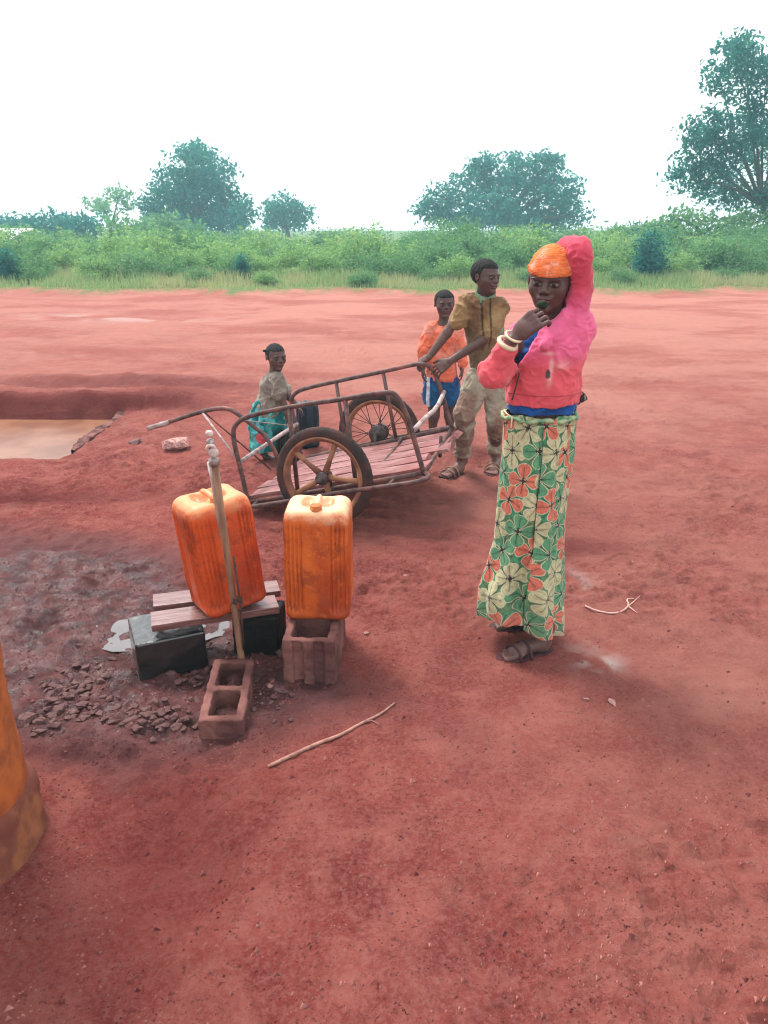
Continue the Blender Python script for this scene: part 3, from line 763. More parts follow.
def wheel(hub, R, tr, kind):
    global cart
    hub = np.array(hub); x = np.array([NY, -NX, 0.0]); z = np.array([0, 0, 1.0])
    we = empty('wheel', tuple(hub)); we.parent = cart; we.matrix_parent_inverse = cart.matrix_basis.inverted()
    # tyre with tread blocks
    V = []; F = []; seg = 168; sec = 18; Rm = R - tr
    for i in range(seg):
        a = 2 * math.pi * i / seg; d = x * math.cos(a) + z * math.sin(a)
        for k in range(sec):
            b = 2 * math.pi * k / sec; rr = tr * (1 + (.07 if (i + (k // 2)) % 3 == 0 and math.cos(b) > .25 else 0))
            V.append(hub + d * (Rm + rr * math.cos(b)) + np.array([NX, NY, 0]) * rr * .82 * math.sin(b))
    for i in range(seg):
        for k in range(sec):
            i2 = (i + 1) % seg; k2 = (k + 1) % sec; F.append((i * sec + k, i * sec + k2, i2 * sec + k2, i2 * sec + k))
    mesh_obj('tyre', np.array(V), F, M_TYRE, we)
    t = MB(); Ri = R - 2 * tr + .008
    t.lathe(hub, (NX, NY, 0), [(Ri, -.026), (Ri + .010, -.026), (Ri + .006, -.014), (Ri - .012, -.012), (Ri - .012, .012), (Ri + .006, .014), (Ri + .010, .026), (Ri, .026), (Ri - .018, .014), (Ri - .018, -.014), (Ri, -.026)], 72, cap=False); t.build('rim', M_RIM, we)
    t = MB()
    if kind == 'cast':
        for k in range(5):
            a = math.radians(70 + 72 * k); d = x * math.cos(a) + z * math.sin(a)
            t.tube([hub + d * .03, hub + d * .11, hub + d * (Ri - .008)], [.020, .014, .017], 10)
        t.build('spokes', M_RIM, we)
    else:
        for k in range(28):
            a = 2 * math.pi * k / 28; s = -1 if k % 2 else 1; a2 = a + s * .5 * (1 if (k // 2) % 2 else -1)
            d = x * math.cos(a) + z * math.sin(a); d2 = x * math.cos(a2) + z * math.sin(a2)
            t.tube([hub + d2 * .05 + np.array([NX, NY, 0]) * .025 * s, hub + d * (Ri - .01)], .0028, 6)
        t.build('spokes', M_RUST, we)
    t = MB(); hr = .034 if kind == 'cast' else .058
    t.lathe(hub - np.array([NX, NY, 0]) * .05, (NX, NY, 0), [(.012, -.01), (.020, -.008), (.022, 0), (hr, .004), (hr, .030), (hr * .7, .034), (hr * .7, .066), (hr, .070), (hr, .096), (.022, .1), (.012, .11)], 28)
    for k in range(6):
        a = k * math.pi / 3; t.tube([hub + (x * math.cos(a) + z * math.sin(a)) * hr * .62 + np.array([NX, NY, 0]) * q for q in (-.055, -.04)], .004, 6)
    t.build('hub', M_HUB, we)
wheel(hubn, .283, .034, 'cast'); wheel(hubf, .283, .036, 'wire')
# deck boards
lv = Vector(n(424, 474) - n(245, 503)); Lr = lv.length; lv.normalize(); dn = lv.cross(AXV).normalized()
dn = dn if dn.z > 0 else -dn
base = Vector(n(245, 503)) + dn * .024
ext = [(.015, 1.0), (.0, .97), (.02, 1.05), (.0, 1.02), (.03, 1.03)]
wd = (CF - CN) / 5
for k, (e0, e1) in enumerate(ext):
    cc = wd * (k + .5)
    a = base + AXV * cc + lv * (Lr * e0); b = base + AXV * cc + lv * (Lr * e1)
    x = (b - a).normalized(); y = AXV - x * AXV.dot(x); y.normalize(); z = x.cross(y)
    if z.z < 0: y = -y; z = -z
    R = Matrix((x, y, z)).transposed(); t = MB()
    L = (b - a).length; W = wd * random.uniform(.86, .95)
    nseg = 14; V = []; 
    for i in range(nseg + 1):
        for sy in (-1, 1):
            for sz in (-1, 1):
                ee = random.uniform(-.02, .02) if i in (0, nseg) else 0
                V.append(Vector(((i / nseg - .5) * L + ee, sy * W / 2 * (1 + random.uniform(-.04, .02)), sz * .010 + .003 * math.sin(i * .9 + k))))
    Fq = []
    for i in range(nseg):
        q = i * 4
        Fq += [(q + 1, q + 5, q + 7, q + 3), (q, q + 2, q + 6, q + 4), (q, q + 4, q + 5, q + 1), (q + 2, q + 3, q + 7, q + 6)]
    Fq += [(0, 1, 3, 2), (nseg * 4, nseg * 4 + 2, nseg * 4 + 3, nseg * 4 + 1)]
    o = mesh_obj('deck_board', np.array(V), Fq, M_DECK, None, smooth=False)
    o.parent = cart; o.matrix_parent_inverse = cart.matrix_basis.inverted()
    o.matrix_basis = Matrix.Translation((a + b) / 2) @ (R @ Matrix.Rotation(random.uniform(-.02, .02), 3, 'X')).to_4x4()
# pulling handle in front
CM = (CN + CF) / 2 - .12
h = lambda a, b, c=None: PL(a, b, CM if c is None else c)
rail('handle', [h(160, 425), h(190, 415), h(212, 409), h(228, 408), h(238, 414), h(252, 425), h(268, 438), h(284, 470)], .0135, None, 1)
t = MB(); t.tube([h(148, 428.5), h(170, 422)], .0165, 12); t.build('handle_grip', M_TUBEL, cart)
bar('handle_stay', h(202, 412), n(239, 462), .007, M_TUBEL); bar('handle_stay', h(204, 412), f(276, 474), .005, M_TUBE)
# ------------------------------------------------------------------ people
def skin_mat(name, k=1.0):
    m, nt, b = nodes(name); a = N(nt, 'ShaderNodeVertexColor', layer_name='Col')
    f = ramp(nt, noise(nt, 45, 4, .6), .3, .7); c = mixc(nt, f, (1, 1, 1), (.82, .78, .76)); nt.links.new(mixc(nt, 1.0, a.outputs[0], c, 'MULTIPLY'), b.inputs['Base Color'])
    b.inputs['Roughness'].default_value = .45; b.inputs['Specular IOR Level'].default_value = .32; b.inputs['Subsurface Weight'].default_value = .08; b.inputs['Subsurface Radius'].default_value = (.01, .004, .003); b.inputs['Subsurface Scale'].default_value = 1
    bump(nt, b, noise(nt, 400, 3, .6), .15, .001); return m
M_SKIN = skin_mat('brown_skin')
M_HAIR = simple('short_black_hair', (.016, .013, .014), (.030, .026, .027), .8, 60, bs=.9, bscale=500, bdist=.003)
SK = np.array([.095, .048, .040])
def cloth_mat(name, rough=.85, bs=.35, attr=True, c1=(1, 1, 1), c2=(.86, .85, .85), scale=9):
    m = simple(name, c1, c2, rough, scale, bs=bs, bscale=350, bdist=.0015, attr=attr, spec=.2)
    b = m.node_tree.nodes['Principled BSDF']; b.inputs['Sheen Weight'].default_value = .15; return m

def add_head(v, c, fwd, H, k=.018, up=(0, 0, 1), wide=1.0):
    M = frame(fwd, up); c = np.array(c)
    def W(p): return c + M @ (np.array(p) * np.array([wide, 1, 1]) * H)
    def E(p, R, kk, cut=False): v.op(el(W(p), np.array(R) * H, M), kk * H, cut)
    E((0, -.07, .12), (.355, .43, .37), 0)
    E((0, .08, -.10), (.30, .31, .36), .10)
    E((0, .17, -.33), (.17, .17, .12), .12)
    for s in (-1, 1): E((s * .19, .20, -.10), (.12, .12, .12), .08)
    for s in (-1, 1): E((s * .145, .405, .015), (.085, .075, .055), .05, True)
    for s in (-1, 1): E((s * .145, .315, .012), (.078, .068, .052), .012)
    for s in (-1, 1): E((s * .145, .345, .095), (.12, .035, .028), .05)
    v.op(rc(W((0, .36, .04)), W((0, .425, -.085)), .030 * H, .052 * H), .04 * H)
    for s in (-1, 1): E((s * .052, .40, -.105), (.046, .048, .036), .025)
    E((0, .355, -.20), (.13, .06, .05), .06)
    E((0, .395, -.205), (.125, .045, .030), .02); E((0, .385, -.262), (.105, .045, .034), .02)
    E((0, .435, -.232), (.12, .03, .007), .01, True)
    E((0, .33, -.40), (.10, .09, .08), .07)
    for s in (-1, 1):
        E((s * .365, -.03, -.01), (.035, .075, .115), .015); E((s * .395, -.02, -.01), (.02, .04, .07), .01, True)
    return dict(c=c, M=M, H=H, wide=wide)
def head_cols(V, col, hd, sclera=(.20, .165, .155), lip=(.15, .058, .055), eye_open=.62):
    q = (V - hd['c']) @ hd['M'] / hd['H'] / np.array([hd['wide'], 1, 1])
    on = (np.abs(q[:, 0]) < .5) & (np.abs(q[:, 1]) < .6) & (np.abs(q[:, 2]) < .6)
    x, y, z = np.abs(q[:, 0]), q[:, 1], q[:, 2]
    m = on & (y > .22) & (((x - .145) / .075) ** 2 + ((z - .012) / (.034 * eye_open)) ** 2 < 1); col[m] = sclera
    m2 = m & (np.hypot(x - .145, z - .012) < .036); col[m2] = (.010, .007, .006)
    lid = on & ~m & (y > .22) & (((x - .145) / .11) ** 2 + ((z - .02) / .062) ** 2 < 1); col[lid] *= .62
    br = on & (y > .2) & (((x - .15) / .085) ** 2 + ((z - .105) / .011) ** 2 < 1); col[br] = (.015, .011, .011)
    lp = on & (y > .34) & (x < .12) & (((x) / .125) ** 2 + ((z + .235) / .052) ** 2 < 1); col[lp] = lip
    mo = on & (y > .30) & (x < .11) & (np.abs(z + .232) < .008); col[mo] = (.02, .008, .008)
    no = on & (y > .38) & (np.hypot(x - .045, z + .135) < .018); col[no] *= .3
    return q
def make_hair(parent, hd, h=.004, thick=.028, line=.27, amp=.012, name='hair'):
    c, M, H = hd['c'], hd['M'], hd['H']; v = Vol(c - .62 * H, c + .62 * H, h)
    def W(p): return c + M @ (np.array(p) * np.array([hd['wide'], 1, 1]) * H)
    v.op(el(W((0, -.075, .125)), np.array((.355 + thick, .43 + thick, .37 + thick)) * H, M))
    def cut(X, Y, Z):
        x, y, z = X - c[0], Y - c[1], Z - c[2]
        ly = (M[0, 1] * x + M[1, 1] * y + M[2, 1] * z) / H; lz = (M[0, 2] * x + M[1, 2] * y + M[2, 2] * z) / H
        lx = (M[0, 0] * x + M[1, 0] * y + M[2, 0] * z) / H
        a = line - lz - .10 * np.clip(1 - (lx / .25) ** 2, 0, 1) * 0     # above the hairline in front
        b = np.where(ly > .02, a, -.22 - lz + .0)
        side = (.02 + .25 * (lz + .1)) - ly
        return np.minimum(np.maximum(line - lz, -9), np.maximum(-.22 - lz, -side)) * H
    v.op(fn(lambda X, Y, Z: -cut(X, Y, Z) * -1 + 0 * X, c - H, c + H), 0, False) if False else None
    d = cut(*[a.reshape(s) for a, s in zip(v.ax, ((-1, 1, 1), (1, -1, 1), (1, 1, -1)))])
    v.D = np.maximum(v.D, d.astype(f32))
    V, F = v.mesh(); Nn = normals(V, F); V = V + Nn * ((vn3(V * 260, 2) - .5) * amp * .35 + (vn3(V * 90, 5) - .5) * amp * .3)[:, None]
    return mesh_obj(name, V, F, M_HAIR, parent)
def rotv(v, ax, a):
    return np.array(Matrix.Rotation(a, 3, Vector(ax)) @ Vector(v))
def add_hand(v, wrist, d, back, S, curl=(.5, .5, .5, .5), thumb=.5, side=1, spread=.06, k=.25, tdir=None, fl=1.0):
    """S = hand length; d towards the fingers; back = outward normal of the back of the hand; side +1/-1 puts the thumb"""
    d = np.array(d, float); d /= np.linalg.norm(d); back = np.array(back, float); back -= d * (back @ d); back /= np.linalg.norm(back)
    sd = np.cross(d, back) * side; r = S * .052; wrist = np.array(wrist, float)
    pe = wrist + d * S * .50
    v.op(rc(wrist, wrist + d * S * .2, S * .15, S * .19, back, .62), S * .06)
    for o in (-.17, -.055, .06, .17): v.op(rc(wrist + d * S * .12 + sd * o * S * .7, pe + sd * o * S, S * .085, S * .072, back, .85), S * .05)
    tips = []
    for j, (o, ln) in enumerate(zip((.185, .063, -.06, -.175), (.92, 1.0, .93, .76))):
        p = pe + sd * o * S; ax = np.cross(d, -back); a = 0; dd = rotv(d, back, -side * spread * (o / .06) * .5)
        rr = r * (1.0, 1.0, .96, .86)[j]; q = p - dd * S * .03
        for s_, (L, f_) in enumerate(zip((.22, .15, .12), (.75, 1.1, .8))):
            a += curl[j] * f_; e = rotv(dd, ax, a); n_ = p + e * L * S * ln * fl
            v.op(rc(q, n_, rr, rr * .90), S * .012 if s_ == 0 else S * .008); q = p = n_; rr *= .92
        tips.append(p)
    b0 = wrist + d * S * .14 + sd * S * .13
    td = tdir if tdir is not None else (d * .75 + sd * .62 - back * .25 * thumb)
    td = np.array(td, float); td /= np.linalg.norm(td)
    p1 = b0 + td * S * .23; ax = np.cross(td, -back); td2 = rotv(td, ax, thumb * .5) if np.linalg.norm(ax) > 1e-3 else td; td2 = rotv(td2, back, side * thumb * .5); p2 = p1 + td2 * S * .16; td3 = rotv(td2, back, side * thumb * .4); p3 = p2 + td3 * S * .12
    v.op(rc(b0, p1, S * .085, S * .068), S * .04); v.op(rc(p1, p2, S * .064, S * .058), S * .012); v.op(rc(p2, p3, S * .058, S * .048), S * .008)
    return tips
def add_foot(v, heel, toe, S, ankle=None, w=1.0):
    """S = foot length; sole on the ground at heel/toe z"""
    heel = np.array(heel, float); toe = np.array(toe, float); d = toe - heel; L = np.linalg.norm(d); d /= L; up = np.array([0, 0, 1.]); sd = np.cross(d, up)
    v.op(el(heel + d * S * .14 + up * S * .13, (S * .13, S * .16, S * .14), np.stack([sd, d, up], 1)), .01)
    v.op(rc(heel + d * S * .2 + up * S * .17, heel + d * S * .68 + up * S * .10, S * .14, S * .12 * w, up, .9), S * .06)
    v.op(el(heel + d * S * .68 + up * S * .085, (S * .18 * w, S * .16, S * .085), np.stack([sd, d, up], 1)), S * .05)
    for k, (o, l, r_) in enumerate(((-.115, .98, .056), (-.045, .985, .040), (.015, .96, .038), (.07, .92, .036), (.12, .87, .034))):
        b_ = heel + d * S * .74 + sd * S * o * w * 1.0 + up * S * .055; v.op(rc(b_, heel + d * S * l + sd * S * o * 1.1 * w + up * S * .045, S * r_, S * r_ * .95), S * .012)
    if ankle is not None: v.op(rc(heel + d * S * .2 + up * S * .16, ankle, S * .15, S * .15), S * .1)
def folds(V, F, amp, freq, s=0, stretchv=(1, 1, 1), thr=.5):
    Nn = normals(V, F); q = V * np.array(stretchv)
    w_ = fbm3(q * freq * .5, 2, s + 4) * 2.2
    r = 1 - np.abs(2 * fbm3(q * freq + w_[:, None], 2, s) - 1); r = np.clip((r - thr) / (1 - thr), 0, 1) ** 1.5
    return V + Nn * ((r - .35) * amp + (fbm3(V * freq * 2.5, 2, s + 9) - .5) * amp * .5)[:, None]
def lim(v, a, b, c, ra, rb, rcx, k=.02):
    v.op(rc(a, b, ra, rb), k); v.op(rc(b, c, rb, rcx), k * .5)
def sandal(parent, heel, toe, S, mat, matstrap, w=1.0, strap=True):
    heel = np.array(heel); toe = np.array(toe); d = toe - heel; d /= np.linalg.norm(d); up = np.array([0, 0, 1.]); sd = np.cross(d, up)
    n = 28; V = []
    for zz in (-.002, .012):
        for k in range(n):
            a = 2 * math.pi * k / n; l = .5 - .56 * math.cos(a); ww = (.145 + .045 * sst(.3, .75, np.array(l))) * w * math.sin(a)
            V.append(heel + d * S * (l * 1.0) + sd * S * ww * 1.12 + up * (zz - .008))
    F = [tuple(reversed(range(n))), tuple(range(n, 2 * n))] + [(k, (k + 1) % n, n + (k + 1) % n, n + k) for k in range(n)]
    mesh_obj('sandal_sole', np.array(V), F, mat, parent, smooth=False)
    if strap:
        t = MB()
        for l, hgt in ((.52, .235), (.72, .175)):
            pts = []
            for k in range(9):
                a = math.pi * k / 8; pts.append(heel + d * S * (l + .03 * math.cos(a)) + sd * S * .20 * w * math.cos(a) + up * S * (hgt * math.sin(a) ** .8))
            t.tube(pts, S * .024, 8)
        t.build('sandal_strap', matstrap, parent)

# ======================= the girl in the printed skirt
M_SHADE = None
girl_head_c = P(550.5, 280.5, 2.78); GH = .207
v = Vol((.30, 2.42, -.02), (.86, 3.02, 1.64), .003)
Ye = 2.80
pel, wai, che, nek = P(540, 430, Ye), P(542, 402, Ye), P(548, 352, Ye), P(553, 324, Ye)
rs, re_, rw = P(522, 338, 2.82), P(493, 372, 2.68), P(512, 340, 2.615)
ls, le, lw = P(575, 332, 2.82), P(578, 256, 2.74), P(562, 252, 2.87)
SD = (1, 0, 0)
v.op(rc(pel, wai, .105, .095, (0, 1, 0), .8)); v.op(rc(wai, che, .095, .105, (0, 1, 0), .78), .03)
v.op(rc(che, nek, .10, .05, (0, 1, 0), .8), .03); v.op(rc(nek, girl_head_c + [0, .01, -.05], .042, .045), .02)
v.op(rc(rs, che, .034, .06), .02); v.op(rc(ls, che, .034, .06), .02)
lim(v, rs, re_, rw, .032, .028, .022); lim(v, ls, le, lw, .032, .022, .018)
hipr, hipl = P(529, 438, Ye), P(545, 438, Ye)
ft_h, ft_t = P(550, 642, 2.72), P(503, 656, 2.65)
zg = gz(.62, 2.75); ft_h[2] = ft_t[2] = zg + .012
ft2_h, ft2_t = np.array([.68, 2.95, zg + .012]), np.array([.52, 2.91, zg + .012])
ankl = ft_h + [-.02, .0, .10]; ank2 = ft2_h + [-.02, 0, .10]
kn1, kn2 = (hipl + ankl) / 2 + [-.015, .0, .02], (hipr + ank2) / 2 + [0, -.03, .02]
v.op(rc(hipl, kn1, .06, .040), .03); v.op(rc(kn1, ankl, .040, .030), .02)
v.op(rc(hipr, kn2, .06, .040), .03); v.op(rc(kn2, ank2, .040, .030), .02)
add_foot(v, ft_h, ft_t, .215, ankl, 1.1); add_foot(v, ft2_h, ft2_t, .215, ank2, 1.1)
hd = add_head(v, girl_head_c, (-.40, -.91, -.15), GH, up=(.05, 0, 1), wide=.97)
hdir = P(541, 315, 2.60) - P(512, 340, 2.615); hw = P(516.5, 335, 2.612)
tips = add_hand(v, hw, hdir + [0, -.01, 0], (-.25, -.88, .42), .158, curl=(.85, .9, .95, 1.0), thumb=.6, side=1, spread=.0, tdir=(.75, .1, .75))
add_hand(v, lw, (-.15, .25, -1), (.1, 1, .2), .13, curl=(.3,) * 4, side=-1)
V, F = v.mesh(); col = np.tile(SK, (len(V), 1)).astype(float); q = head_cols(V, col, hd)
zz = V[:, 2]; col[zz < .2] *= 1.35
hm = (np.linalg.norm(V - hw, axis=1) < .2) & (V[:, 1] < 2.66); col[hm] *= np.array([1.25, 1.3, 1.4])
girl = mesh_obj('person', V, F, M_SKIN, col=col, org=(.62, 2.78, 0))
tag(girl, 'person in pink jacket, orange knit cap and flower print skirt, one arm over the head', 'person')
# cap
M_KNIT = simple('orange_knit', (.78, .20, .055), (.66, .14, .05), .9, 30, bs=.6, bscale=120, bdist=.003, vec=(1, 1, 3.5), dirt=(.80, .40, .32))
c, M_, H_ = hd['c'], hd['M'], hd['H']
v = Vol(c - .15, c + .17, .003)
v.op(el(c + M_ @ (np.array((0, -.07, .14)) * H_), np.array((.376, .452, .425)) * H_, M_))
ax = [a.reshape(s) - c[i] for i, (a, s) in enumerate(zip(v.ax, ((-1, 1, 1), (1, -1, 1), (1, 1, -1))))]
lz = (M_[0, 2] * ax[0] + M_[1, 2] * ax[1] + M_[2, 2] * ax[2]); ly = (M_[0, 1] * ax[0] + M_[1, 1] * ax[1] + M_[2, 1] * ax[2])
v.D = np.maximum(v.D, (.150 * H_ + .34 * np.minimum(ly, .0) * 1.0 - lz).astype(f32) + .10 * np.maximum(ly, 0).astype(f32) * 0)
band = np.exp(-((lz - (.19 * H_ + .34 * np.minimum(ly, 0))) / .016) ** 2) * .006
v.D = v.D - band.astype(f32) * (v.D > -.02)
V, F = v.mesh(); V = folds(V, F, .003, 22, 3, (1, 1, 2)); V = V + normals(V, F) * (.0012 * np.sin((V @ M_[:, 2]) * 1400))[:, None]
mesh_obj('knit_cap', V, F, M_KNIT, girl)

# pink hooded jacket
M_JACK = cloth_mat('faded_pink_fleece', .9, .4)
v = Vol((.28, 2.5, .84), (.92, 3.05, 1.64), .0034)
jb = P(541, 403, Ye)
v.op(rc(jb, P(543, 385, Ye), .131, .131, (0, 1, 0), .82)); v.op(rc(P(543, 385, Ye), P(549, 350, Ye), .131, .118, (0, 1, 0), .84), .02)
v.op(rc(P(550, 350, Ye), P(556, 326, Ye), .122, .075, (0, 1, 0), .86), .03)
v.op(rc(P(556, 345, Ye), P(573, 330, 2.82), .10, .075), .04)
v.op(rc(P(572, 330, 2.82), P(578, 290, 2.78), .058, .047), .03)
v.op(rc(P(578, 290, 2.78), P(579, 254, 2.73), .047, .043), .02)
v.op(rc(P(579, 254, 2.73), P(583, 245, 2.735), .036, .026), .012); v.op(rc(P(579, 250, 2.73), P(568, 247, 2.80), .038, .034), .006); v.op(rc(P(568, 247, 2.80), P(560, 252, 2.89), .034, .032), .006)
# lapel band running from the shoulder to the zip, close below the chin
v.op(rc(P(563, 316, 2.74), P(545, 345, 2.68), .022, .020), .03)
v.op(rc(P(525, 338, 2.84), P(514, 352, 2.77), .062, .056), .03)
v.op(rc(P(514, 352, 2.77), P(494, 374, 2.68), .054, .052), .02)
v.op(rc(P(494, 374, 2.68), P(506, 351, 2.635), .052, .036), .02)
v.op(rc(P(556, 320, 2.88), P(545, 345, 2.90), .07, .09), .04)
# remove neckline and front opening
a_, b_, c_ = P(505, 351, 2.68), P(519.5, 371, 2.68), P(546, 326, 2.68)
def tri(X, Y, Z):
    def hp(p, q): nx, nz = (q[2] - p[2]), -(q[0] - p[0]); L = math.hypot(nx, nz); return ((X - p[0]) * nx + (Z - p[2]) * nz) / L
    top = P(520, 306, 2.68)
    d = np.maximum(np.maximum(-hp(a_, b_) * 1, -hp(b_, c_)), Z - top[2]) if False else np.maximum(np.maximum(hp(b_, a_), hp(c_, b_)), np.maximum(Z - top[2], a_[0] - .02 - X))
    return np.maximum(d, Y - 2.80)
v2 = v
def half(p, q, ref):
    nx, nz = (q[2] - p[2]), -(q[0] - p[0]); L = math.hypot(nx, nz); g = lambda X, Z: ((X - p[0]) * nx + (Z - p[2]) * nz) / L
    s_ = -1 if g(ref[0], ref[2]) > 0 else 1; return lambda X, Z: s_ * g(X, Z)
ref_ = P(522, 348, 2.68); hA, hB = half(a_, b_, ref_), half(b_, c_, ref_)
Xx, Yy, Zz = v.ax[0][:, None, None], v.ax[1][None, :, None], v.ax[2][None, None, :]
sl = np.maximum(np.maximum(np.maximum(hA(Xx, Zz), hB(Xx, Zz)), Yy - 2.80), np.maximum(Zz - P(545, 314, 2.68)[2], Xx - P(556, 330, 2.68)[0]))
cen = 0
# keep the right sleeve whole
X_, Y_, Z_ = v.ax[0][:, None, None], v.ax[1][None, :, None], v.ax[2][None, None, :]
sf, lo_, hi_ = rc(P(494, 374, 2.68), P(506, 351, 2.635), .060, .046)
keep = sf(X_, Y_, Z_)
v.D = np.maximum(v.D, np.minimum(-sl, keep + 0 * v.D).astype(f32)) if False else np.where(keep < 0.0, v.D, np.maximum(v.D, -sl)).astype(f32)
v.op(el(girl_head_c, (.072, .085, .10)), .004, cut=True); v.op(rc(girl_head_c + [-.012, -.01, -.055], nek + [-.005, 0, .02], .062, .055), .004, cut=True)
for q0, q1 in (((558, 258), (570, 249)), ((560, 264), (573, 254)), ((562, 273), (574, 264)), ((566, 283), (578, 276))):
    v.op(rc(P(*q0, 2.715), P(*q1, 2.694), .006, .009), .008, cut=True)
v.D = np.maximum(v.D, (P(541, 408, 2.69)[2] - Z_ - .0 * X_).astype(f32))
def jacket_fold(V, F, s): return folds(folds(V, F, .010, 9, s, (1, 1, .8)), normals(V, F) is None or F, .005, 26, s + 2, (1, 1, 1.2))
V, F = v.mesh(); V = folds(V, F, .009, 9, 1, (1.6, 1.2, .8)); V = folds(V, F, .004, 24, 5, (1, 1, 1.5))
x_, z_ = V[:, 0], V[:, 2]
pk = lambda a, b: (P(a, b, 2.68)[0], P(a, b, 2.68)[2])
col = np.tile(np.array([.74, .13, .26]), (len(V), 1)); coral = np.array([.68, .10, .125])
low = sst(pk(0, 350)[1], pk(0, 372)[1], z_ + .02 * (fbm3(V * 14, 2) - .5)); col = col * (1 - low[:, None]) + coral * low[:, None]
slv = (x_ < pk(512, 370)[0]); col[slv] = coral * 1.02
upper = sst(pk(0, 310)[1], pk(0, 285)[1], z_) * (x_ > pk(540, 370)[0]); col = col * (1 - upper[:, None]) + np.array([.60, .070, .115]) * upper[:, None]
fade = sst(.52, .70, fbm3(V * 15, 3, 6)) * sst(pk(0, 345)[1] + .01, pk(0, 362)[1], z_) * sst(pk(0, 396)[1], pk(0, 388)[1], -z_ * -1) 
def ppoly(px0, px1, py0, py1): return (x_ > pk(px0, 0)[0]) & (x_ < pk(px1, 0)[0]) & (z_ < pk(0, py0)[1]) & (z_ > pk(0, py1)[1]) & (V[:, 1] < 2.8)
edge = blob(x_, z_, *pk(550, 354), .022, .006) + blob(x_, z_, *pk(552, 368), .007, .03) + .8 * blob(x_, z_, *pk(550, 383), .010, .018) + .5 * blob(x_, z_, *pk(563, 366), .03, .02) + .7 * blob(x_, z_, *pk(508, 384), .008, .03)
edge = np.clip(edge * (V[:, 1] < 2.8) * (.5 + fbm3(V * 30, 2)), 0, 1)[:, None]; col = col * (1 - .75 * edge) + np.array([.78, .50, .46]) * .75 * edge
ho = (np.hypot((x_ - pk(549, 370)[0]) / .009, (z_ - pk(0, 375)[1]) / .016) < 1) & (V[:, 1] < 2.8); col[ho] = (.09, .07, .07)
ln = (np.abs(z_ - pk(0, 397)[1]) < .0022) | ((np.abs((x_ - pk(517, 370)[0]) + (z_ - pk(0, 378)[1]) * -.33) < .0025) & (z_ < pk(0, 372)[1])); ln &= (V[:, 1] < 2.8); col[ln] *= .5
jacket = mesh_obj('jacket', V, F, M_JACK, girl, col=np.clip(col, 0, 1))
t = MB(); zp = [P(520, 370, 2.67), P(517, 383, 2.665), P(512, 400, 2.67)]; t.tube(zp, .0028, 6); t.build('zip', M_RUST, girl)
# blue shirt
M_BLUE = cloth_mat('blue_jersey', .85, .3, attr=False, c1=(.018, .085, .30), c2=(.012, .05, .19))
v = Vol((.3, 2.5, .80), (.88, 3.05, 1.34), .0034)
v.op(rc(P(541, 414, Ye), P(541, 404, Ye), .125, .120, (0, 1, 0), .84)); v.op(rc(P(541, 404, Ye), P(548, 345, Ye), .112, .103, (0, 1, 0), .78), .01)
v.op(rc(P(548, 345, Ye), P(553, 326, Ye), .100, .06, (0, 1, 0), .8), .03)
v.D = np.maximum(v.D, (P(541, 417, 2.69)[2] - v.ax[2][None, None, :] + 0 * v.D).astype(f32))
v.op(rc(girl_head_c, nek + [0, 0, .02], .06, .055), .01, cut=True)
V, F = v.mesh(); V = folds(V, F, .012, 12, 7, (.7, 1, 2.2)); mesh_obj('shirt', V, F, M_BLUE, girl)
# bracelets
M_BR = simple('cream_bangle', (.74, .62, .42), (.62, .46, .3), .4, 40, bs=.1)
fa = Vector(hw - P(494, 374, 2.68)).normalized()
for (a, b, yy, R_, r_) in ((513.5, 336.5, 2.614, .033, .0045), (507.5, 343.5, 2.625, .036, .0085)):
    t = MB(); t.torus(P(a, b, yy), fa, R_ * .85, r_, 40, 10); t.build('bracelet', M_BR, girl)
# held thing at the mouth
v = Vol(girl_head_c - .2, girl_head_c + .2, .003)
hp_ = P(541, 311, 2.60)
v.op(el(P(542, 304.5, 2.664), (.016, .015, .016)))
V, F = v.mesh(); V = folds(V, F, .004, 40, 2)
tag(mesh_obj('held_item', V, F, simple('dark_green_skin', (.012, .022, .012), (.02, .032, .015), .7, 30, bs=.3), org=hp_), 'small dark rounded item pressed to the mouth by the hand with two cream bracelets', 'small item')
# pouch sticking out behind the hip
M_POUCH = simple('dark_cloth', (.035, .03, .032), (.35, .28, .26), .8, 60, bs=.3, vec=(1, 1, .2), lo=.5, hi=.56)
t = MB(); t.box(P(576, 400, 2.83), (.075, .05, .030), Matrix.Rotation(-.55, 3, 'Y')); o = t.build('waist_pouch', M_POUCH, girl, bevel=.006)

# wrap skirt
M_SKIRT = cloth_mat('wax_print', .75, .25, c2=(.93, .93, .93))
keys = [(412, 503.5, 576, .098), (425, 502.5, 576, .102), (450, 501, 574.5, .108), (480, 498, 570, .112), (500, 496, 567, .114), (537, 493, 564, .118), (564, 485.5, 563, .124), (586, 478, 562.5, .13), (612, 476, 562, .135), (640, 475, 562, .135)]
kz, kx0, kx1, kr = [], [], [], []
for py, a, b, r_ in keys:
    Yk = 2.80; p0 = P(a, py, Yk); p1 = P(b, py, Yk); kz.append(p0[2]); kx0.append(p0[0]); kx1.append(p1[0]); kr.append(r_)
kz, kx0, kx1, kr = [np.array(a)[::-1] for a in (kz, kx0, kx1, kr)]
nz_, nt_ = 330, 620
T = np.linspace(0, 1, nt_); th0 = math.radians(-92); th = th0 + T * (2 * math.pi + .9)   # start: free edge under; end overlaps
ztop = kz.max()
def hem(th):      # hem height by direction (front = -90 deg)
    return np.interp(np.degrees(th), [-92, -84, -70, -45, -15, 90, 170, 200, 232, 255, 268, 330], [.125, .10, .078, .062, .06, .09, .12, .135, .135, .13, .14, .14])
TT, S_ = np.meshgrid(T, np.linspace(0, 1, nz_)); TH = th0 + TT * (2 * math.pi + .9)
deg = np.degrees(TH)
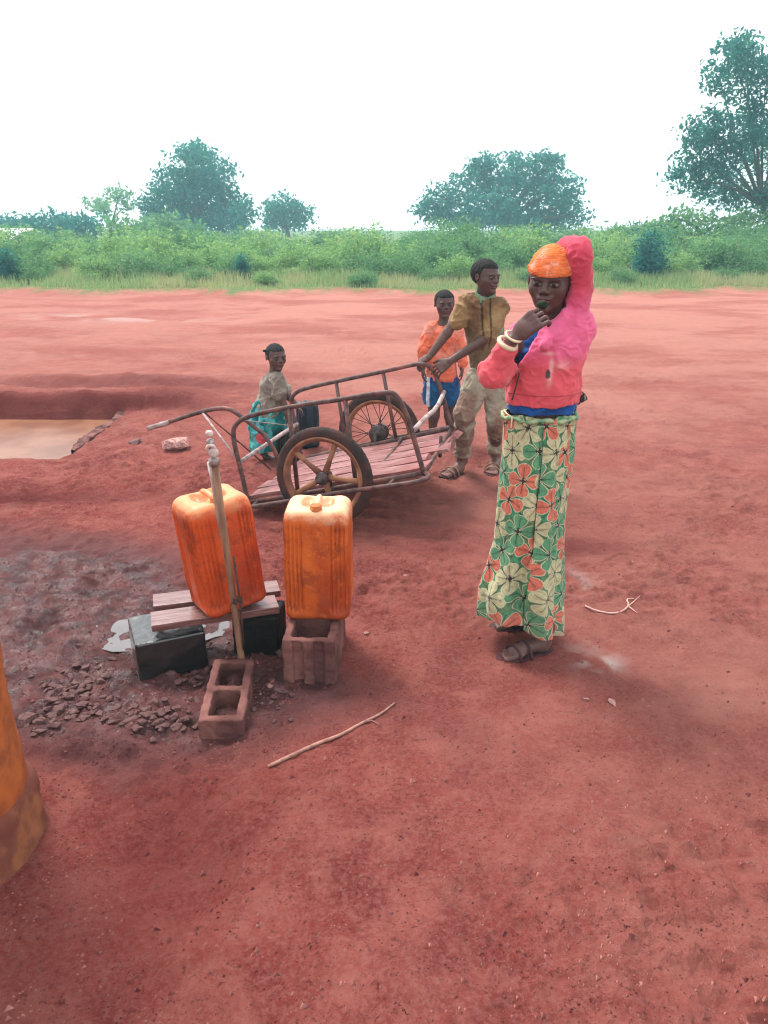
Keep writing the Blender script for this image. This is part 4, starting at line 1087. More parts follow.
HZ = hem(TH); ZZ_ = ztop + .005 * np.sin(5 * TH) - S_ * (ztop - HZ)
X0 = np.interp(ZZ_, kz, kx0); X1 = np.interp(ZZ_, kz, kx1); RY = np.interp(ZZ_, kz, kr)
cx = (X0 + X1) / 2; rx = (X1 - X0) / 2
low = np.clip((ztop - ZZ_) / ztop, 0, 1)
th_ = TH
side = np.abs(np.cos(th_))
fold = (.12 + low ** 1.2) * (.026 * np.sin(7 * th_ + 2.2 * fbm2(ZZ_ * 3, TH * .8, 2, 3) * 3) + .010 * np.sin(15 * th_ + 4 * fbm2(ZZ_ * 2, TH, 2, 5))) * (1 - .75 * side)
fold = fold + (.006 * np.exp(-((ZZ_ - ztop) / .05) ** 2)) * np.sin(23 * th_) + .010 * (fbm2(TH * 4, ZZ_ * 9, 3, 8) - .5)
lay = .018 * (1 - sst(-92, -20, deg)) * (.15 + .85 * low)  - .008 * low * sst(264, 272, deg)
tuck = -.030 * np.exp(-((deg - 258) / 9) ** 2) * sst(.45, .95, low) 
sq = 1.0
XX_ = cx + (rx - .004 + (fold + lay + tuck) ) * np.cos(th_)
lean = -.02 * low
YY_ = 2.80 + lean + (RY + fold + lay + tuck) * np.sin(th_)
Vs = np.stack([XX_.ravel(), YY_.ravel(), ZZ_.ravel()], 1)
i = np.arange(nt_ - 1)[None, :] + np.arange(nz_ - 1)[:, None] * nt_
Fs = np.stack([i, i + nt_, i + 1 + nt_, i + 1], -1).reshape(-1, 4)
U = TT * (2 * math.pi + .9) * .135; Wd = ZZ_
def wax(u, w):
    u = u + .02 * (fbm2(u * 6, w * 6, 2, 70) - .5); w = w + .02 * (fbm2(u * 6, w * 6, 2, 71) - .5)
    a = .112; base = np.zeros(u.shape + (3,)); base[:] = (.045, .17, .085)
    vein = fbm2(u * 90, w * 90, 2, 72)
    base *= (.35 + .9 * fbm2(u * 30, w * 30, 2, 73))[..., None]
    ol = sst(.5, .55, fbm2(u * 13, w * 13, 2, 75))[..., None]; base = base * (1 - ol) + np.array([.15, .19, .085]) * ol
    for pas in (1, 0):
        for row in range(-1, 2):
            for cl_ in range(-1, 2):
                j = np.floor(w / (a * .86)) + row; k = np.floor(u / a + .5 * (j % 2)) + cl_
                hx = _T2[(k.astype(int) * 7 + 3) & 255, (j.astype(int) * 13 + 5) & 255]; hy = _T2[(k.astype(int) * 11 + 9) & 255, (j.astype(int) * 5 + 1) & 255]
                cu = (k - .5 * (j % 2) + .5 + (hx - .5) * .22) * a; cw = (j + .5 + (hy - .5) * .22) * a * .86
                du, dw = u - cu, w - cw; r = np.hypot(du, dw); an = np.arctan2(dw, du) + hx * 6.28 * .25 + pas * .785
                n_ = 4; ph = (an / (2 * math.pi / n_)) ; fr = ph - np.floor(ph) - .5; arc = fr * (2 * math.pi / n_)
                R_ = .066 if pas == 0 else .072
                al = r * np.cos(arc) / R_; ac = np.abs(r * np.sin(arc)) / R_
                wd_ = .44 * np.sin(np.pi * np.clip(al, 0, 1) ** 1.7) ** .6
                inn = (al > .05) & (al < 1) & (ac < wd_); edg = inn & ((ac > wd_ - .045) | (al > .95))
                typ = ((k.astype(int) + 2 * j.astype(int)) % 3)
                if pas == 1: c_ = np.where((typ == 0)[..., None], np.array([.06, .27, .14]), np.array([.11, .23, .11]))
                else: c_ = np.where((typ == 0)[..., None], np.array([.60, .17, .11]), np.where((typ == 1)[..., None], np.array([.50, .48, .28]), np.array([.10, .29, .15])))
                c_ = c_ * (.72 + .56 * vein)[..., None] * (1 + .09 * np.cos(ac / (wd_ + .01) * 14))[..., None]
                c_ = np.where((al < .20)[..., None], c_ * .3, c_); c_ = np.where(((ac < .035) & (al < .8))[..., None], c_ * .45, c_)
                base = np.where(inn[..., None], c_, base); base = np.where(edg[..., None], np.array([.58, .56, .38]) if pas == 0 else np.array([.07, .16, .08]), base)
                base = np.where(((r < .007) & (pas == 0))[..., None], np.array([.03, .03, .03]), base)
    return base
cw_ = wax(U, Wd).reshape(-1, 3)
dst = (sst(.26, .05, ZZ_) * .5 * fbm2(U * 12, ZZ_ * 12, 3, 79)).reshape(-1, 1) + .03; cw_ = cw_ * (1 - dst) + np.array([.26, .12, .09]) * dst
o = mesh_obj('wrap_skirt', Vs, Fs, M_SKIRT, girl, col=np.clip(cw_ * .95, 0, 1))
s = o.modifiers.new('thick', 'SOLIDIFY'); s.thickness = .0025; s.offset = -1
t = MB()   # rolled waistband with a white cord
pts = []
for k in range(49):
    a = 2 * math.pi * k / 48; pts.append((float((kx0[-1] + kx1[-1]) / 2 + ((kx1[-1] - kx0[-1]) / 2 + .002) * math.cos(a)), 2.80 + .104 * math.sin(a), ztop - .012 + .004 * math.sin(7 * a)))
t.tube(pts, [.008 + .003 * math.sin(k * 2.1) for k in range(49)], 8, cap=False); t.build('waistband', simple('rolled_print', (.35, .42, .24), (.10, .27, .15), .8, 40, bs=.4), girl)
t = MB(); t.tube([P(504, 410, 2.73), P(507, 414, 2.70), P(512, 417, 2.69), P(511, 428, 2.685)], .003, 6); t.build('cord', M_BR, girl)
M_SND = simple('dark_sandal', (.05, .022, .026), (.09, .03, .035), .6, 30, bs=.2)
sandal(girl, ft_h, ft_t, .225, M_SND, M_SND, 1.15); sandal(girl, ft2_h, ft2_t, .225, M_SND, M_SND, 1.15)

# ======================= boy in khaki pushing the cart
Yb = 4.95
bh = P(486, 277, 4.93)
v = Vol((.10, 4.55, -.02), (1.0, 5.25, 1.50), .004)
wai, che, nek = P(487, 368, Yb), P(484, 318, Yb), P(485, 296, Yb)
rs, re_, rw = P(466, 303, 4.93), P(447, 333, 4.90), P(429, 357, 4.86)
ls, le, lw = P(500, 309, 4.93), P(482, 341, 4.84), P(450, 361, 4.80)
v.op(rc(P(487, 378, Yb), wai, .085, .08, (0, 1, 0), .8)); v.op(rc(wai, che, .08, .092, (0, 1, 0), .75), .03); v.op(rc(che, nek, .088, .045, (0, 1, 0), .8), .03)
v.op(rc(nek, bh + [0, .01, -.03], .043, .045), .02); v.op(rc(rs, che, .030, .06), .02); v.op(rc(ls, che, .030, .06), .02)
lim(v, rs, re_, rw, .026, .031, .022); lim(v, ls, le, lw, .026, .032, .023)
gb = lambda px, py: GG(px, py)
f1h, f1t = gb(462, 470), gb(441, 478); f2h, f2t = gb(495, 467), gb(489.5, 479.5)
for q_ in (f1h, f1t, f2h, f2t): q_[2] += .012
a1, a2 = f1h + [0, 0, .09], f2h + [0, .0, .09]
h1, h2 = P(479, 378, Yb), P(496, 378, Yb); k1, k2 = P(465, 414, 4.90), P(496, 418, 4.93)
v.op(rc(h1, k1, .078, .052), .03); v.op(rc(k1, a1, .052, .034), .02); v.op(rc(h2, k2, .078, .052), .03); v.op(rc(k2, a2, .052, .034), .02)
add_foot(v, f1h, f1t, .225, a1, 1.1); add_foot(v, f2h, f2t, .225, a2, 1.1)
hdb = add_head(v, bh, (.66, -.74, -.06), .205, up=(.05, 0, 1))
add_hand(v, rw, P(418, 363, CF / NY - .02) - rw + [0, -.0, 0], (-.1, -.5, .85), .155, curl=(.75, .75, .75, .7), thumb=.8, side=1, spread=.05)
add_hand(v, lw, P(436, 371, 4.80) - lw, (.1, -.75, .6), .160, curl=(.35, .38, .42, .5), thumb=.5, side=1, spread=.12)
V, F = v.mesh(); col = np.tile(SK, (len(V), 1)).astype(float); head_cols(V, col, hdb); col[V[:, 2] < .2] *= np.array([1.9, 1.8, 1.8])
col[V[:, 0] < P(455, 350, 4.8)[0]] *= 1.2
boy = mesh_obj('person', V, F, M_SKIN, col=np.clip(col, 0, 1), org=(.6, 4.95, 0))
tag(boy, 'person in a mustard brown shirt and khaki trousers, both hands on the cart rail', 'person')
make_hair(boy, hdb, .004)
M_KH = cloth_mat('khaki_cloth', .9, .4)
def colored(name, v, parent, mat, base, dirt, fa=.010, ff=10, seed=0, extra=None, stt=(1.2, 1.2, .8)):
    V, F = v.mesh(); V = folds(V, F, fa, ff, seed, stt); V = folds(V, F, fa * .5, ff * 2.6, seed + 3)
    n_ = sst(.45, .68, fbm3(V * 9, 3, seed + 5))[:, None]; c_ = np.array(base) * (1 - n_) + np.array(dirt) * n_
    if extra: c_ = extra(V, c_)
    return mesh_obj(name, V, F, mat, parent, col=np.clip(c_, 0, 1))
def zcut(v, z, keep_above=True):
    Z = v.ax[2][None, None, :]; v.D = np.maximum(v.D, ((z - Z) if keep_above else (Z - z)) + 0 * v.D).astype(f32)
v = Vol((.25, 4.6, .05), (.95, 5.25, .95), .0045)
v.op(rc(P(487, 364, Yb), P(488, 382, Yb), .104, .112, (0, 1, 0), .82)); v.op(rc(h1, k1, .084, .064), .02); v.op(rc(k1, a1 + [0, 0, .06], .068, .050), .01)
v.op(rc(h2, k2, .084, .062), .02); v.op(rc(k2, a2 + [0, 0, .07], .066, .050), .01)
for a_, kk in ((a1, k1), (a2, k2)): v.op(rc(a_ + (kk - a_) * .10, a_ + (kk - a_) * .26, .052, .057), .004)
zcut(v, a1[2] + .03); zcut(v, P(487, 363, Yb)[2], False)
colored('trousers', v, boy, M_KH, (.33, .285, .215), (.24, .15, .11), .013, 9, 2)
v = Vol((.2, 4.6, .72), (.95, 5.25, 1.32), .004)
v.op(rc(P(487, 372, Yb), che, .108, .112, (0, 1, 0), .82)); v.op(rc(che, P(485, 304, Yb), .112, .075, (0, 1, 0), .82), .03); v.op(rc(P(470, 303, Yb), P(497, 307, Yb), .050, .050), .03)
v.op(rc(P(467.5, 303, 4.93), P(458, 322, 4.915), .055, .053), .03); v.op(rc(P(499.5, 309, 4.93), P(489, 333, 4.86), .055, .055), .03)
zcut(v, P(487, 378, Yb)[2]); v.op(rc(bh, nek + [0, -.02, .03], .07, .058), .01, cut=True)
v.op(rc(nek + [0, -.10, .02], nek + [.01, -.12, -.07], .05, .012), .008, cut=True)
def ex(V, c):
    z0 = P(487, 340, Yb)[2]; t_ = sst(z0 + .05, z0 - .1, V[:, 2])[:, None]; zc = P(485, 300, Yb)[2]; fr = V[:, 1] < Yb; xl = P(481, 330, 4.85)[0] + (zc - V[:, 2]) * .06; xr = xl + .055 - (zc - V[:, 2]) * .05; mk = fr & ((np.abs(V[:, 0] - xl) < .006) | (np.abs(V[:, 0] - xr) < .006)); c[mk] *= .3; return c * (1 - t_) + np.array([.17, .115, .065]) * t_
colored('shirt', v, boy, M_KH, (.27, .165, .075), (.15, .08, .04), .016, 9, 4, ex)
v = Vol((.35, 4.7, .9), (.8, 5.2, 1.35), .0045)
v.op(rc(P(486, 330, Yb), nek, .105, .066, (0, 1, 0), .8)); v.op(rc(bh, nek + [0, -.02, .04], .065, .052), .006, cut=True)
colored('undershirt', v, boy, M_KH, (.17, .26, .16), (.10, .15, .09), .006, 14, 6)
M_SN2 = simple('tan_sandal', (.30, .19, .14), (.20, .10, .08), .7, 30, bs=.2)
sandal(boy, f1h, f1t, .235, M_SND, M_SN2, 1.15); sandal(boy, f2h, f2t, .235, M_SND, M_SN2, 1.15)

# ======================= small boy in the orange shirt
Ys = 5.9
sh_ = P(444.5, 304, Ys)
v = Vol((.18, 5.55, -.02), (.78, 6.2, 1.22), .0045)
wai, che, nek = P(442, 374, Ys), P(443, 338, Ys), P(444, 320, Ys)
v.op(rc(P(441, 384, Ys), wai, .09, .08, (0, 1, 0), .8)); v.op(rc(wai, che, .085, .09, (0, 1, 0), .78), .02); v.op(rc(che, nek, .085, .04, (0, 1, 0), .8), .02); v.op(rc(nek, sh_ + [0, .01, -.03], .036, .04), .015)
for s_, (a_, b_, c_) in ((-1, ((430, 330), (424, 350), (423, 368))), (1, ((457, 330), (462, 350), (462, 368)))):
    A_, B_, C_ = [P(*q_, Ys - .02 * i_) for i_, q_ in enumerate((a_, b_, c_))]; lim(v, A_, B_, C_, .034, .028, .019); add_hand(v, C_, (0.03 * s_, -.1, -1), (s_, -.2, 0), .115, curl=(.4,) * 4, side=s_)
g1, g2 = GG(432, 440), GG(450, 439)
for q_ in (g1, g2): q_[2] += .0
for hp_, g_ in ((P(435, 390, Ys), g1), (P(449, 390, Ys), g2)):
    kn = (hp_ + g_) / 2 + [0, -.02, .0]; v.op(rc(hp_, kn, .062, .043), .02); v.op(rc(kn, g_ + [0, 0, .06], .043, .026), .02)
    add_foot(v, g_, g_ + [-.02, -.16, 0], .17, g_ + [0, 0, .07])
hds = add_head(v, sh_, (.10, -1, -.05), .195, up=(0, 0, 1))
V, F = v.mesh(); col = np.tile(SK, (len(V), 1)).astype(float); head_cols(V, col, hds)
kid = mesh_obj('person', V, F, M_SKIN, col=col, org=(.45, 5.9, 0)); tag(kid, 'small person in an orange shirt and blue shorts with a white stripe, behind the cart', 'person')
make_hair(kid, hds, .0045)
v = Vol((.15, 5.6, .4), (.8, 6.2, 1.1), .0045)
v.op(rc(P(442, 378, Ys), che, .116, .096, (0, 1, 0), .82)); v.op(rc(che, P(444, 325, Ys), .098, .06, (0, 1, 0), .82), .03)
v.op(rc(P(432, 328, Ys), P(424, 349, Ys - .02), .046, .044), .02); v.op(rc(P(424, 349, Ys - .02), P(423, 364, Ys - .03), .043, .036), .01); v.op(rc(P(456, 328, Ys), P(461, 349, Ys - .02), .046, .044), .02); v.op(rc(P(461, 349, Ys - .02), P(462, 364, Ys - .03), .043, .036), .01)
zcut(v, P(442, 380, Ys)[2]); v.op(rc(sh_, nek + [0, -.02, .0], .05, .048), .01, cut=True)
colored('shirt', v, kid, M_KH, (.72, .16, .085), (.72, .24, .17), .014, 10, 8)
v = Vol((.15, 5.6, .25), (.8, 6.2, .8), .0045)
v.op(rc(P(442, 376, Ys), P(442, 384, Ys), .098, .102, (0, 1, 0), .82)); v.op(rc(P(435, 384, Ys), P(433, 399, Ys), .085, .085), .01); v.op(rc(P(449, 384, Ys), P(449, 399, Ys), .085, .085), .01)
zcut(v, P(442, 404, Ys)[2])
def ex2(V, c):
    m = (np.abs(V[:, 0] - P(428, 390, Ys - .06)[0]) < .012) & (V[:, 1] < Ys + .03); c[m] = (.55, .58, .62); return c
colored('shorts', v, kid, M_KH, (.018, .085, .22), (.012, .05, .14), .012, 10, 12, ex2)

# ======================= toddler
Yt = 5.36
th_ = P(276, 357, Yt)
v = Vol((-1.15, 5.0, -.03), (-.50, 5.75, .90), .0042)
gt1, gt2 = GG(263, 459), GG(281, 455)
wai, che, nek = P(270, 412, Yt), P(273, 386, Yt), P(275, 372, Yt)
v.op(rc(P(268, 420, Yt), wai, .085, .085, (0, 1, 0), .9)); v.op(rc(wai, che, .085, .078, (0, 1, 0), .85), .02); v.op(rc(che, nek, .075, .04, (0, 1, 0), .85), .02); v.op(rc(nek, th_ + [-.01, .02, -.03], .034, .04), .015)
A_, B_, C_ = P(277, 380, Yt - .07), P(282, 398, Yt - .09), P(287, 414, Yt - .12); lim(v, A_, B_, C_, .032, .027, .019); add_hand(v, C_, (.25, -.1, -1), (.3, -1, 0), .10, curl=(.5,) * 4, side=-1)
A_, B_, C_ = P(277, 379, Yt + .07), P(288, 396, Yt + .06), P(297, 406, Yt + .02); lim(v, A_, B_, C_, .032, .027, .019); add_hand(v, C_, (.6, -.2, -.6), (.3, .3, 1), .10, curl=(.5,) * 4, side=1)
for hp_, g_ in ((P(264, 424, Yt - .02), gt1), (P(276, 424, Yt + .03), gt2)):
    kn = (hp_ + g_) / 2 + [.02, -.02, 0]; v.op(rc(hp_, kn, .058, .04), .02); v.op(rc(kn, g_ + [0, 0, .05], .04, .026), .02); add_foot(v, g_, g_ + [.12, -.05, 0], .14, g_ + [0, 0, .06])
hdt = add_head(v, th_, (.52, -.85, -.08), .178, up=(.0, 0, 1), wide=1.05)
V, F = v.mesh(); col = np.tile(SK * 1.1, (len(V), 1)).astype(float); head_cols(V, col, hdt)
tod = mesh_obj('person', V, F, M_SKIN, col=col, org=(-.9, 5.36, 0)); tag(tod, 'tiny person in a grey tee shirt and teal wrap beside the dark jerrycans', 'person')
make_hair(tod, hdt, .0042, thick=.015)
t = MB(); q0 = hdt['c'] + hdt['M'] @ (np.array((0, -.46, .17)) * .178); q1 = hdt['c'] + hdt['M'] @ (np.array((-.22, -.68, .22)) * .178)
q1 = P(263.5, 351, Yt - .02)
t.tube([q0, (np.array(q0) + q1) / 2, q1], [.010, .012, .008], 8); t.build('hair_tuft', M_HAIR, tod)
v = Vol((-1.15, 5.05, .20), (-.55, 5.7, .80), .0042)
v.op(rc(P(268, 415, Yt), che, .098, .082, (0, 1, 0), .9)); v.op(rc(che, P(275, 376, Yt), .080, .050, (0, 1, 0), .9), .02); v.op(rc(P(276, 379, Yt - .06), P(280, 393, Yt - .09), .050, .050), .02); v.op(rc(P(277, 379, Yt + .06), P(284, 390, Yt + .06), .048, .046), .02)
zcut(v, P(268, 418, Yt)[2]); v.op(rc(th_, nek, .048, .045), .008, cut=True)
colored('tee_shirt', v, tod, M_KH, (.27, .235, .19), (.20, .16, .13), .014, 10, 15)
v = Vol((-1.2, 5.0, .02), (-.5, 5.75, .62), .0045)
v.op(rc(P(268, 412, Yt), P(268, 420, Yt), .105, .115, (0, 1, 0), .9)); v.op(rc(P(265, 420, Yt), P(263, 446, Yt - .02), .10, .088), .02); v.op(rc(P(274, 420, Yt), P(276, 442, Yt + .02), .09, .07), .02)
zcut(v, P(266, 450, Yt)[2])
def ex3(V, c):
    n_ = sst(.55, .62, fbm3(V * 16, 2, 3))[:, None]; c = c * (1 - n_) + np.array([.10, .42, .42]) * n_
    m = np.linalg.norm(V - P(262, 438, Yt - .1), axis=1) < .045; c[m] = (.62, .10, .12); return c
colored('wrap', v, tod, M_KH, (.012, .19, .18), (.015, .08, .12), .022, 8, 18, ex3, (1.6, 1.6, .5))
# ------------------------------------------------------------------ vegetation
def leaf_mat(name, c1, c2, c3, tr=.35):
    m, nt, b = nodes(name); a = N(nt, 'ShaderNodeVertexColor', layer_name='Col'); s = N(nt, 'ShaderNodeSeparateColor'); nt.links.new(a.outputs[0], s.inputs[0])
    c = mixc(nt, s.outputs[0], c1, c2); c = mixc(nt, s.outputs[1], c, c3)
    nt.links.new(c, b.inputs['Base Color']); b.inputs['Roughness'].default_value = .6; b.inputs['Specular IOR Level'].default_value = .15
    t = N(nt, 'ShaderNodeBsdfTranslucent'); nt.links.new(mixc(nt, 1.0, c, (1.3, 1.35, .8), 'MULTIPLY'), t.inputs[0])
    mx = N(nt, 'ShaderNodeMixShader'); mx.inputs[0].default_value = tr
    nt.links.new(b.outputs[0], mx.inputs[1]); nt.links.new(t.outputs[0], mx.inputs[2]); nt.links.new(mx.outputs[0], nt.nodes['Material Output'].inputs[0]); return m
ML_DARK = leaf_mat('dark_tree_leaves', (.015, .12, .14), (.04, .19, .20), (.08, .27, .24), .45)
ML_MID = leaf_mat('bush_leaves', (.08, .20, .11), (.14, .28, .14), (.22, .33, .18), .45)
ML_PALE = leaf_mat('pale_shrub_leaves', (.16, .31, .14), (.24, .39, .18), (.36, .44, .22), .45)
ML_GRASS = leaf_mat('tall_grass_blades', (.17, .30, .14), (.26, .36, .18), (.40, .38, .24))
M_BARK = simple('bark', (.12, .10, .085), (.07, .055, .05), .9, 8, bs=.5, bscale=20)
R_ = np.random.RandomState(5)
def leaves(C, size, per, spread, tone=None):
    """C cluster centres (n,3); returns V,F,col"""
    n = len(C); c = np.repeat(C, per, 0) + R_.normal(0, 1, (n * per, 3)) * spread * np.array([1, 1, .7])
    m = len(c); nrm = R_.normal(0, 1, (m, 3)) + [0, 0, .6]; nrm /= np.linalg.norm(nrm, axis=1, keepdims=True)
    a = np.cross(nrm, R_.normal(0, 1, (m, 3))); a /= np.linalg.norm(a, axis=1, keepdims=True); b = np.cross(nrm, a)
    s = size * R_.uniform(.55, 1.35, (m, 1))
    V = np.stack([c - a * s, c - b * s * .45 + nrm * s * .12, c + a * s, c + b * s * .45 + nrm * s * .12], 1).reshape(-1, 3)
    F = np.arange(m * 4).reshape(-1, 4)
    t = np.repeat(R_.rand(n) if tone is None else tone, per); g = R_.rand(m)
    col = np.stack([np.clip(t * .8 + g * .3 - .05, 0, 1), (g > .86) * .8, g], 1); return V, F, np.repeat(col, 4, 0)
def lobe_points(c, r, n, shell=.55):
    d = R_.normal(0, 1, (n, 3)); d /= np.linalg.norm(d, axis=1, keepdims=True)
    rad = R_.uniform(shell ** 3, 1, (n, 1)) ** (1 / 3); p = d * rad
    wob = 1 + .30 * (fbm3(d * 2.2 + R_.rand() * 20, 3)[:, None] - .5) * 2
    return np.array(c) + p * np.array(r) * wob
def lobes_from_px(L, Y, dr=.9, jit=.15):
    out = []
    for (px, py, rx, ry) in L:
        yy = Y * (1 + R_.uniform(-jit, jit) * .3); c = P(px, py, yy); k = yy / ray(px, py)[1] / FPX
        out.append((c, (rx * k, max(rx, ry) * k * dr, ry * k)))
    return out
def tree(name, L, Y, base_px, trunk_r, mat, label, dens=1.0, size=.16, per=9, spread=.28, shell=.45, limbs=True, n0=34):
    lob = lobes_from_px(L, Y); bx = P(base_px, 225, Y)[0]; by = Y; bz = gz(bx, by) - .05
    root = empty(name, (bx, by, bz)); tag(root, label, 'tree')
    C = []
    for c, r in lob:
        vol = r[0] * r[1] * r[2]; n = int(max(10, n0 * dens * vol ** .62 ))
        C.append(lobe_points(c, r, n, shell))
    C = np.concatenate(C); V, F, col = leaves(C, size, per, spread)
    V[:, 2] = np.maximum(V[:, 2], bz + .2)
    mesh_obj('crown', V, F, mat, root, smooth=False, col=col)
    t = MB(); top = np.mean([c for c, r in lob], 0); fork = np.array([bx + (top[0] - bx) * .35, by, bz + (top[2] - bz) * .45])
    t.tube([(bx, by, bz - .1), (bx + .05, by, bz + (fork[2] - bz) * .5), fork], [trunk_r * 1.25, trunk_r, trunk_r * .85], 12, smooth_path=1)
    for c, r in lob:
        mid = (fork + c) / 2 + [R_.uniform(-.3, .3), R_.uniform(-.3, .3), R_.uniform(-.1, .5)]
        t.tube([fork, mid, c], [trunk_r * .6, trunk_r * .38, trunk_r * .16], 8, smooth_path=1)
        for _ in range(4):
            e = lobe_points(c, r, 1, .6)[0]; t.tube([mid * .3 + c * .7, (mid * .3 + c * .7 + e) / 2 + [0, 0, .1], e], [trunk_r * .2, trunk_r * .13, trunk_r * .05], 6)
    t.build('trunk', M_BARK, root); return root
tree('tree', [(193, 168, 26, 22), (213, 176, 22, 22), (178, 188, 24, 20), (205, 200, 34, 22), (168, 205, 28, 18), (228, 208, 24, 16), (195, 155, 15, 12), (150, 212, 14, 12), (243, 216, 12, 9), (180, 224, 30, 9), (222, 226, 26, 8)], 70, 198, .35, ML_DARK,
     'large dark rounded tree, tallest on the left behind the thicket', dens=.8, size=.22, per=11, spread=.34, n0=40)
tree('tree', [(97, 204, 13, 8), (118, 196, 14, 8), (104, 212, 10, 6), (128, 206, 8, 6)], 78, 108, .16, ML_MID, 'thin flat-topped tree with sky showing through, left of the large dark tree', dens=.6, size=.24, per=8, spread=.34)
tree('tree', [(285, 206, 18, 11), (272, 214, 13, 12), (300, 216, 13, 11), (286, 222, 22, 12)], 80, 287, .25, ML_DARK, 'small round dark tree just right of the large dark tree', dens=.9, size=.22, per=11, spread=.34)
tree('tree', [(500, 172, 30, 17), (535, 172, 30, 18), (470, 188, 26, 14), (560, 188, 22, 16), (520, 195, 36, 20), (440, 200, 22, 12), (432, 212, 18, 10), (490, 205, 30, 14), (568, 206, 16, 14), (450, 216, 20, 10), (470, 218, 20, 9), (545, 214, 22, 12), (578, 216, 12, 10), (515, 218, 26, 10), (485, 222, 30, 8), (545, 224, 30, 8), (545, 165, 16, 10), (480, 167, 16, 9)], 66, 505, .4, ML_DARK,
     'wide spreading tree with a ragged crown in the middle of the horizon', dens=.8, size=.20, per=11, spread=.32, n0=36)
tree('tree', [(735, 60, 26, 20), (720, 80, 18, 14), (765, 90, 34, 28), (705, 130, 24, 18), (735, 135, 30, 22), (700, 155, 24, 16), (690, 180, 20, 16), (720, 190, 24, 18), (775, 150, 34, 24), (755, 200, 26, 12), (800, 60, 34, 30), (820, 120, 44, 36), (840, 185, 40, 26), (722, 165, 20, 12), (745, 45, 18, 10), (780, 195, 22, 14)], 38, 772, .13, ML_DARK,
     'tall open crowned tree with bare crooked limbs, cut by the right edge', dens=1.6, size=.12, per=12, spread=.20, shell=.45, n0=46)
# dark far trees filling the left skyline and the right slope
tree('tree', [(20, 232, 26, 12), (0, 230, 22, 10), (45, 236, 22, 12)], 62, 15, .2, ML_DARK, 'low dark tree mass at the far left edge of the horizon', dens=1.4, size=.22, per=12, spread=.35)
tree('tree', [(60, 226, 22, 11), (82, 230, 20, 12), (40, 230, 16, 10)], 56, 62, .2, ML_DARK, 'low teal green tree between the left edge and the thin flat-topped tree', dens=1.5, size=.2, per=12, spread=.32)
tree('tree', [(130, 232, 26, 12), (165, 230, 24, 12), (185, 236, 22, 14), (150, 240, 26, 12)], 50, 155, .2, ML_MID, 'low bushy tree at the foot of the large dark tree', dens=1.5, size=.18, per=12, spread=.28)
tree('tree', [(690, 222, 26, 12), (720, 226, 26, 14), (760, 222, 34, 14), (660, 230, 22, 10), (800, 220, 30, 14)], 36, 720, .18, ML_MID, 'dense low tree under the tall open tree on the right', dens=1.4, size=.13, per=12, spread=.22)
tree('tree', [(630, 236, 24, 9), (600, 238, 22, 9), (655, 234, 20, 9)], 40, 630, .15, ML_MID, 'low bushy tree behind the head of the standing girl', dens=1.5, size=.14, per=12, spread=.24)

# shrubs: eight kinds built once, then copied
def shrub_proto(w, h, mat, size, n, per=10, spread=.10):
    C = []; k = 7
    for _ in range(k):
        a = R_.uniform(0, 6.28); rr = R_.uniform(0, .6) * w / 2; hh = R_.uniform(.35, .8) * h
        C.append(lobe_points((rr * math.cos(a), rr * math.sin(a), hh * .72), (w * .26, w * .26, hh * .5), n // k, .3))
    for _ in range(14):    # upright shoots
        a = R_.uniform(0, 6.28); rr = R_.uniform(.1, .9) * w / 2; zt = R_.uniform(.75, 1.12) * h; m = 7
        zz = np.linspace(.35 * h, zt, m); C.append(np.stack([rr * math.cos(a) + R_.normal(0, .03, m), rr * math.sin(a) + R_.normal(0, .03, m), zz], 1))
    C = np.concatenate(C); C[:, 2] = np.maximum(C[:, 2], .04); V, F, col = leaves(C, size, per, spread)
    V[:, 2] = np.maximum(V[:, 2], .0)
    root = empty('shrub'); mesh_obj('foliage', V, F, mat, root, smooth=False, col=col)
    t = MB()
    for _ in range(9):
        a = R_.uniform(0, 6.28); rr = R_.uniform(.2, .7) * w / 2; t.tube([(0.02 * math.cos(a), .02 * math.sin(a), -.05), (rr * .4 * math.cos(a), rr * .4 * math.sin(a), h * .3), (rr * math.cos(a), rr * math.sin(a), h * .8)], [.02, .014, .006], 6)
    t.build('stems', M_BARK, root); return root
protos = [shrub_proto(1.9, 1.15, ML_PALE, .050, 420), shrub_proto(2.2, 1.3, ML_PALE, .055, 480), shrub_proto(1.7, 1.05, ML_MID, .05, 420), shrub_proto(2.3, 1.4, ML_MID, .055, 520),
          shrub_proto(2.6, 1.5, ML_PALE, .06, 560), shrub_proto(3.4, 2.0, ML_MID, .085, 620, 10, .16)]
used = set()
def put_shrub(k, x, y, sc, label, group=None, zs=1.0):
    if k in used:
        o = protos[k].copy(); COL.objects.link(o)
        for ch in protos[k].children: c = ch.copy(); c.parent = o; COL.objects.link(c)
    else: o = protos[k]; used.add(k)
    o.location = (x, y, gz(x, y) - .03); o.scale = (sc, sc, sc * zs); o.rotation_euler = (0, 0, R_.uniform(0, 6.28))
    tag(o, label, 'shrub'); 
    if group: o['group'] = group
GL = 'leafy green shrub of the dense thicket along the far edge of the clearing'
GG_ = 'shrubs of the thicket beyond the clearing'
rows = [(21.2, 1.5, (0, 2), .50, .8), (22.4, 1.3, (0, 2), .80, .85), (23.8, 1.6, (0, 1, 3), .90, .92), (25.6, 1.8, (1, 4, 3), .95, .90), (28.5, 2.3, (4, 3, 5), .90, .86), (33, 3.0, (5, 4), .82, .80), (41, 4.2, (5,), .85, .74), (54, 6.0, (5,), .92, .66)]
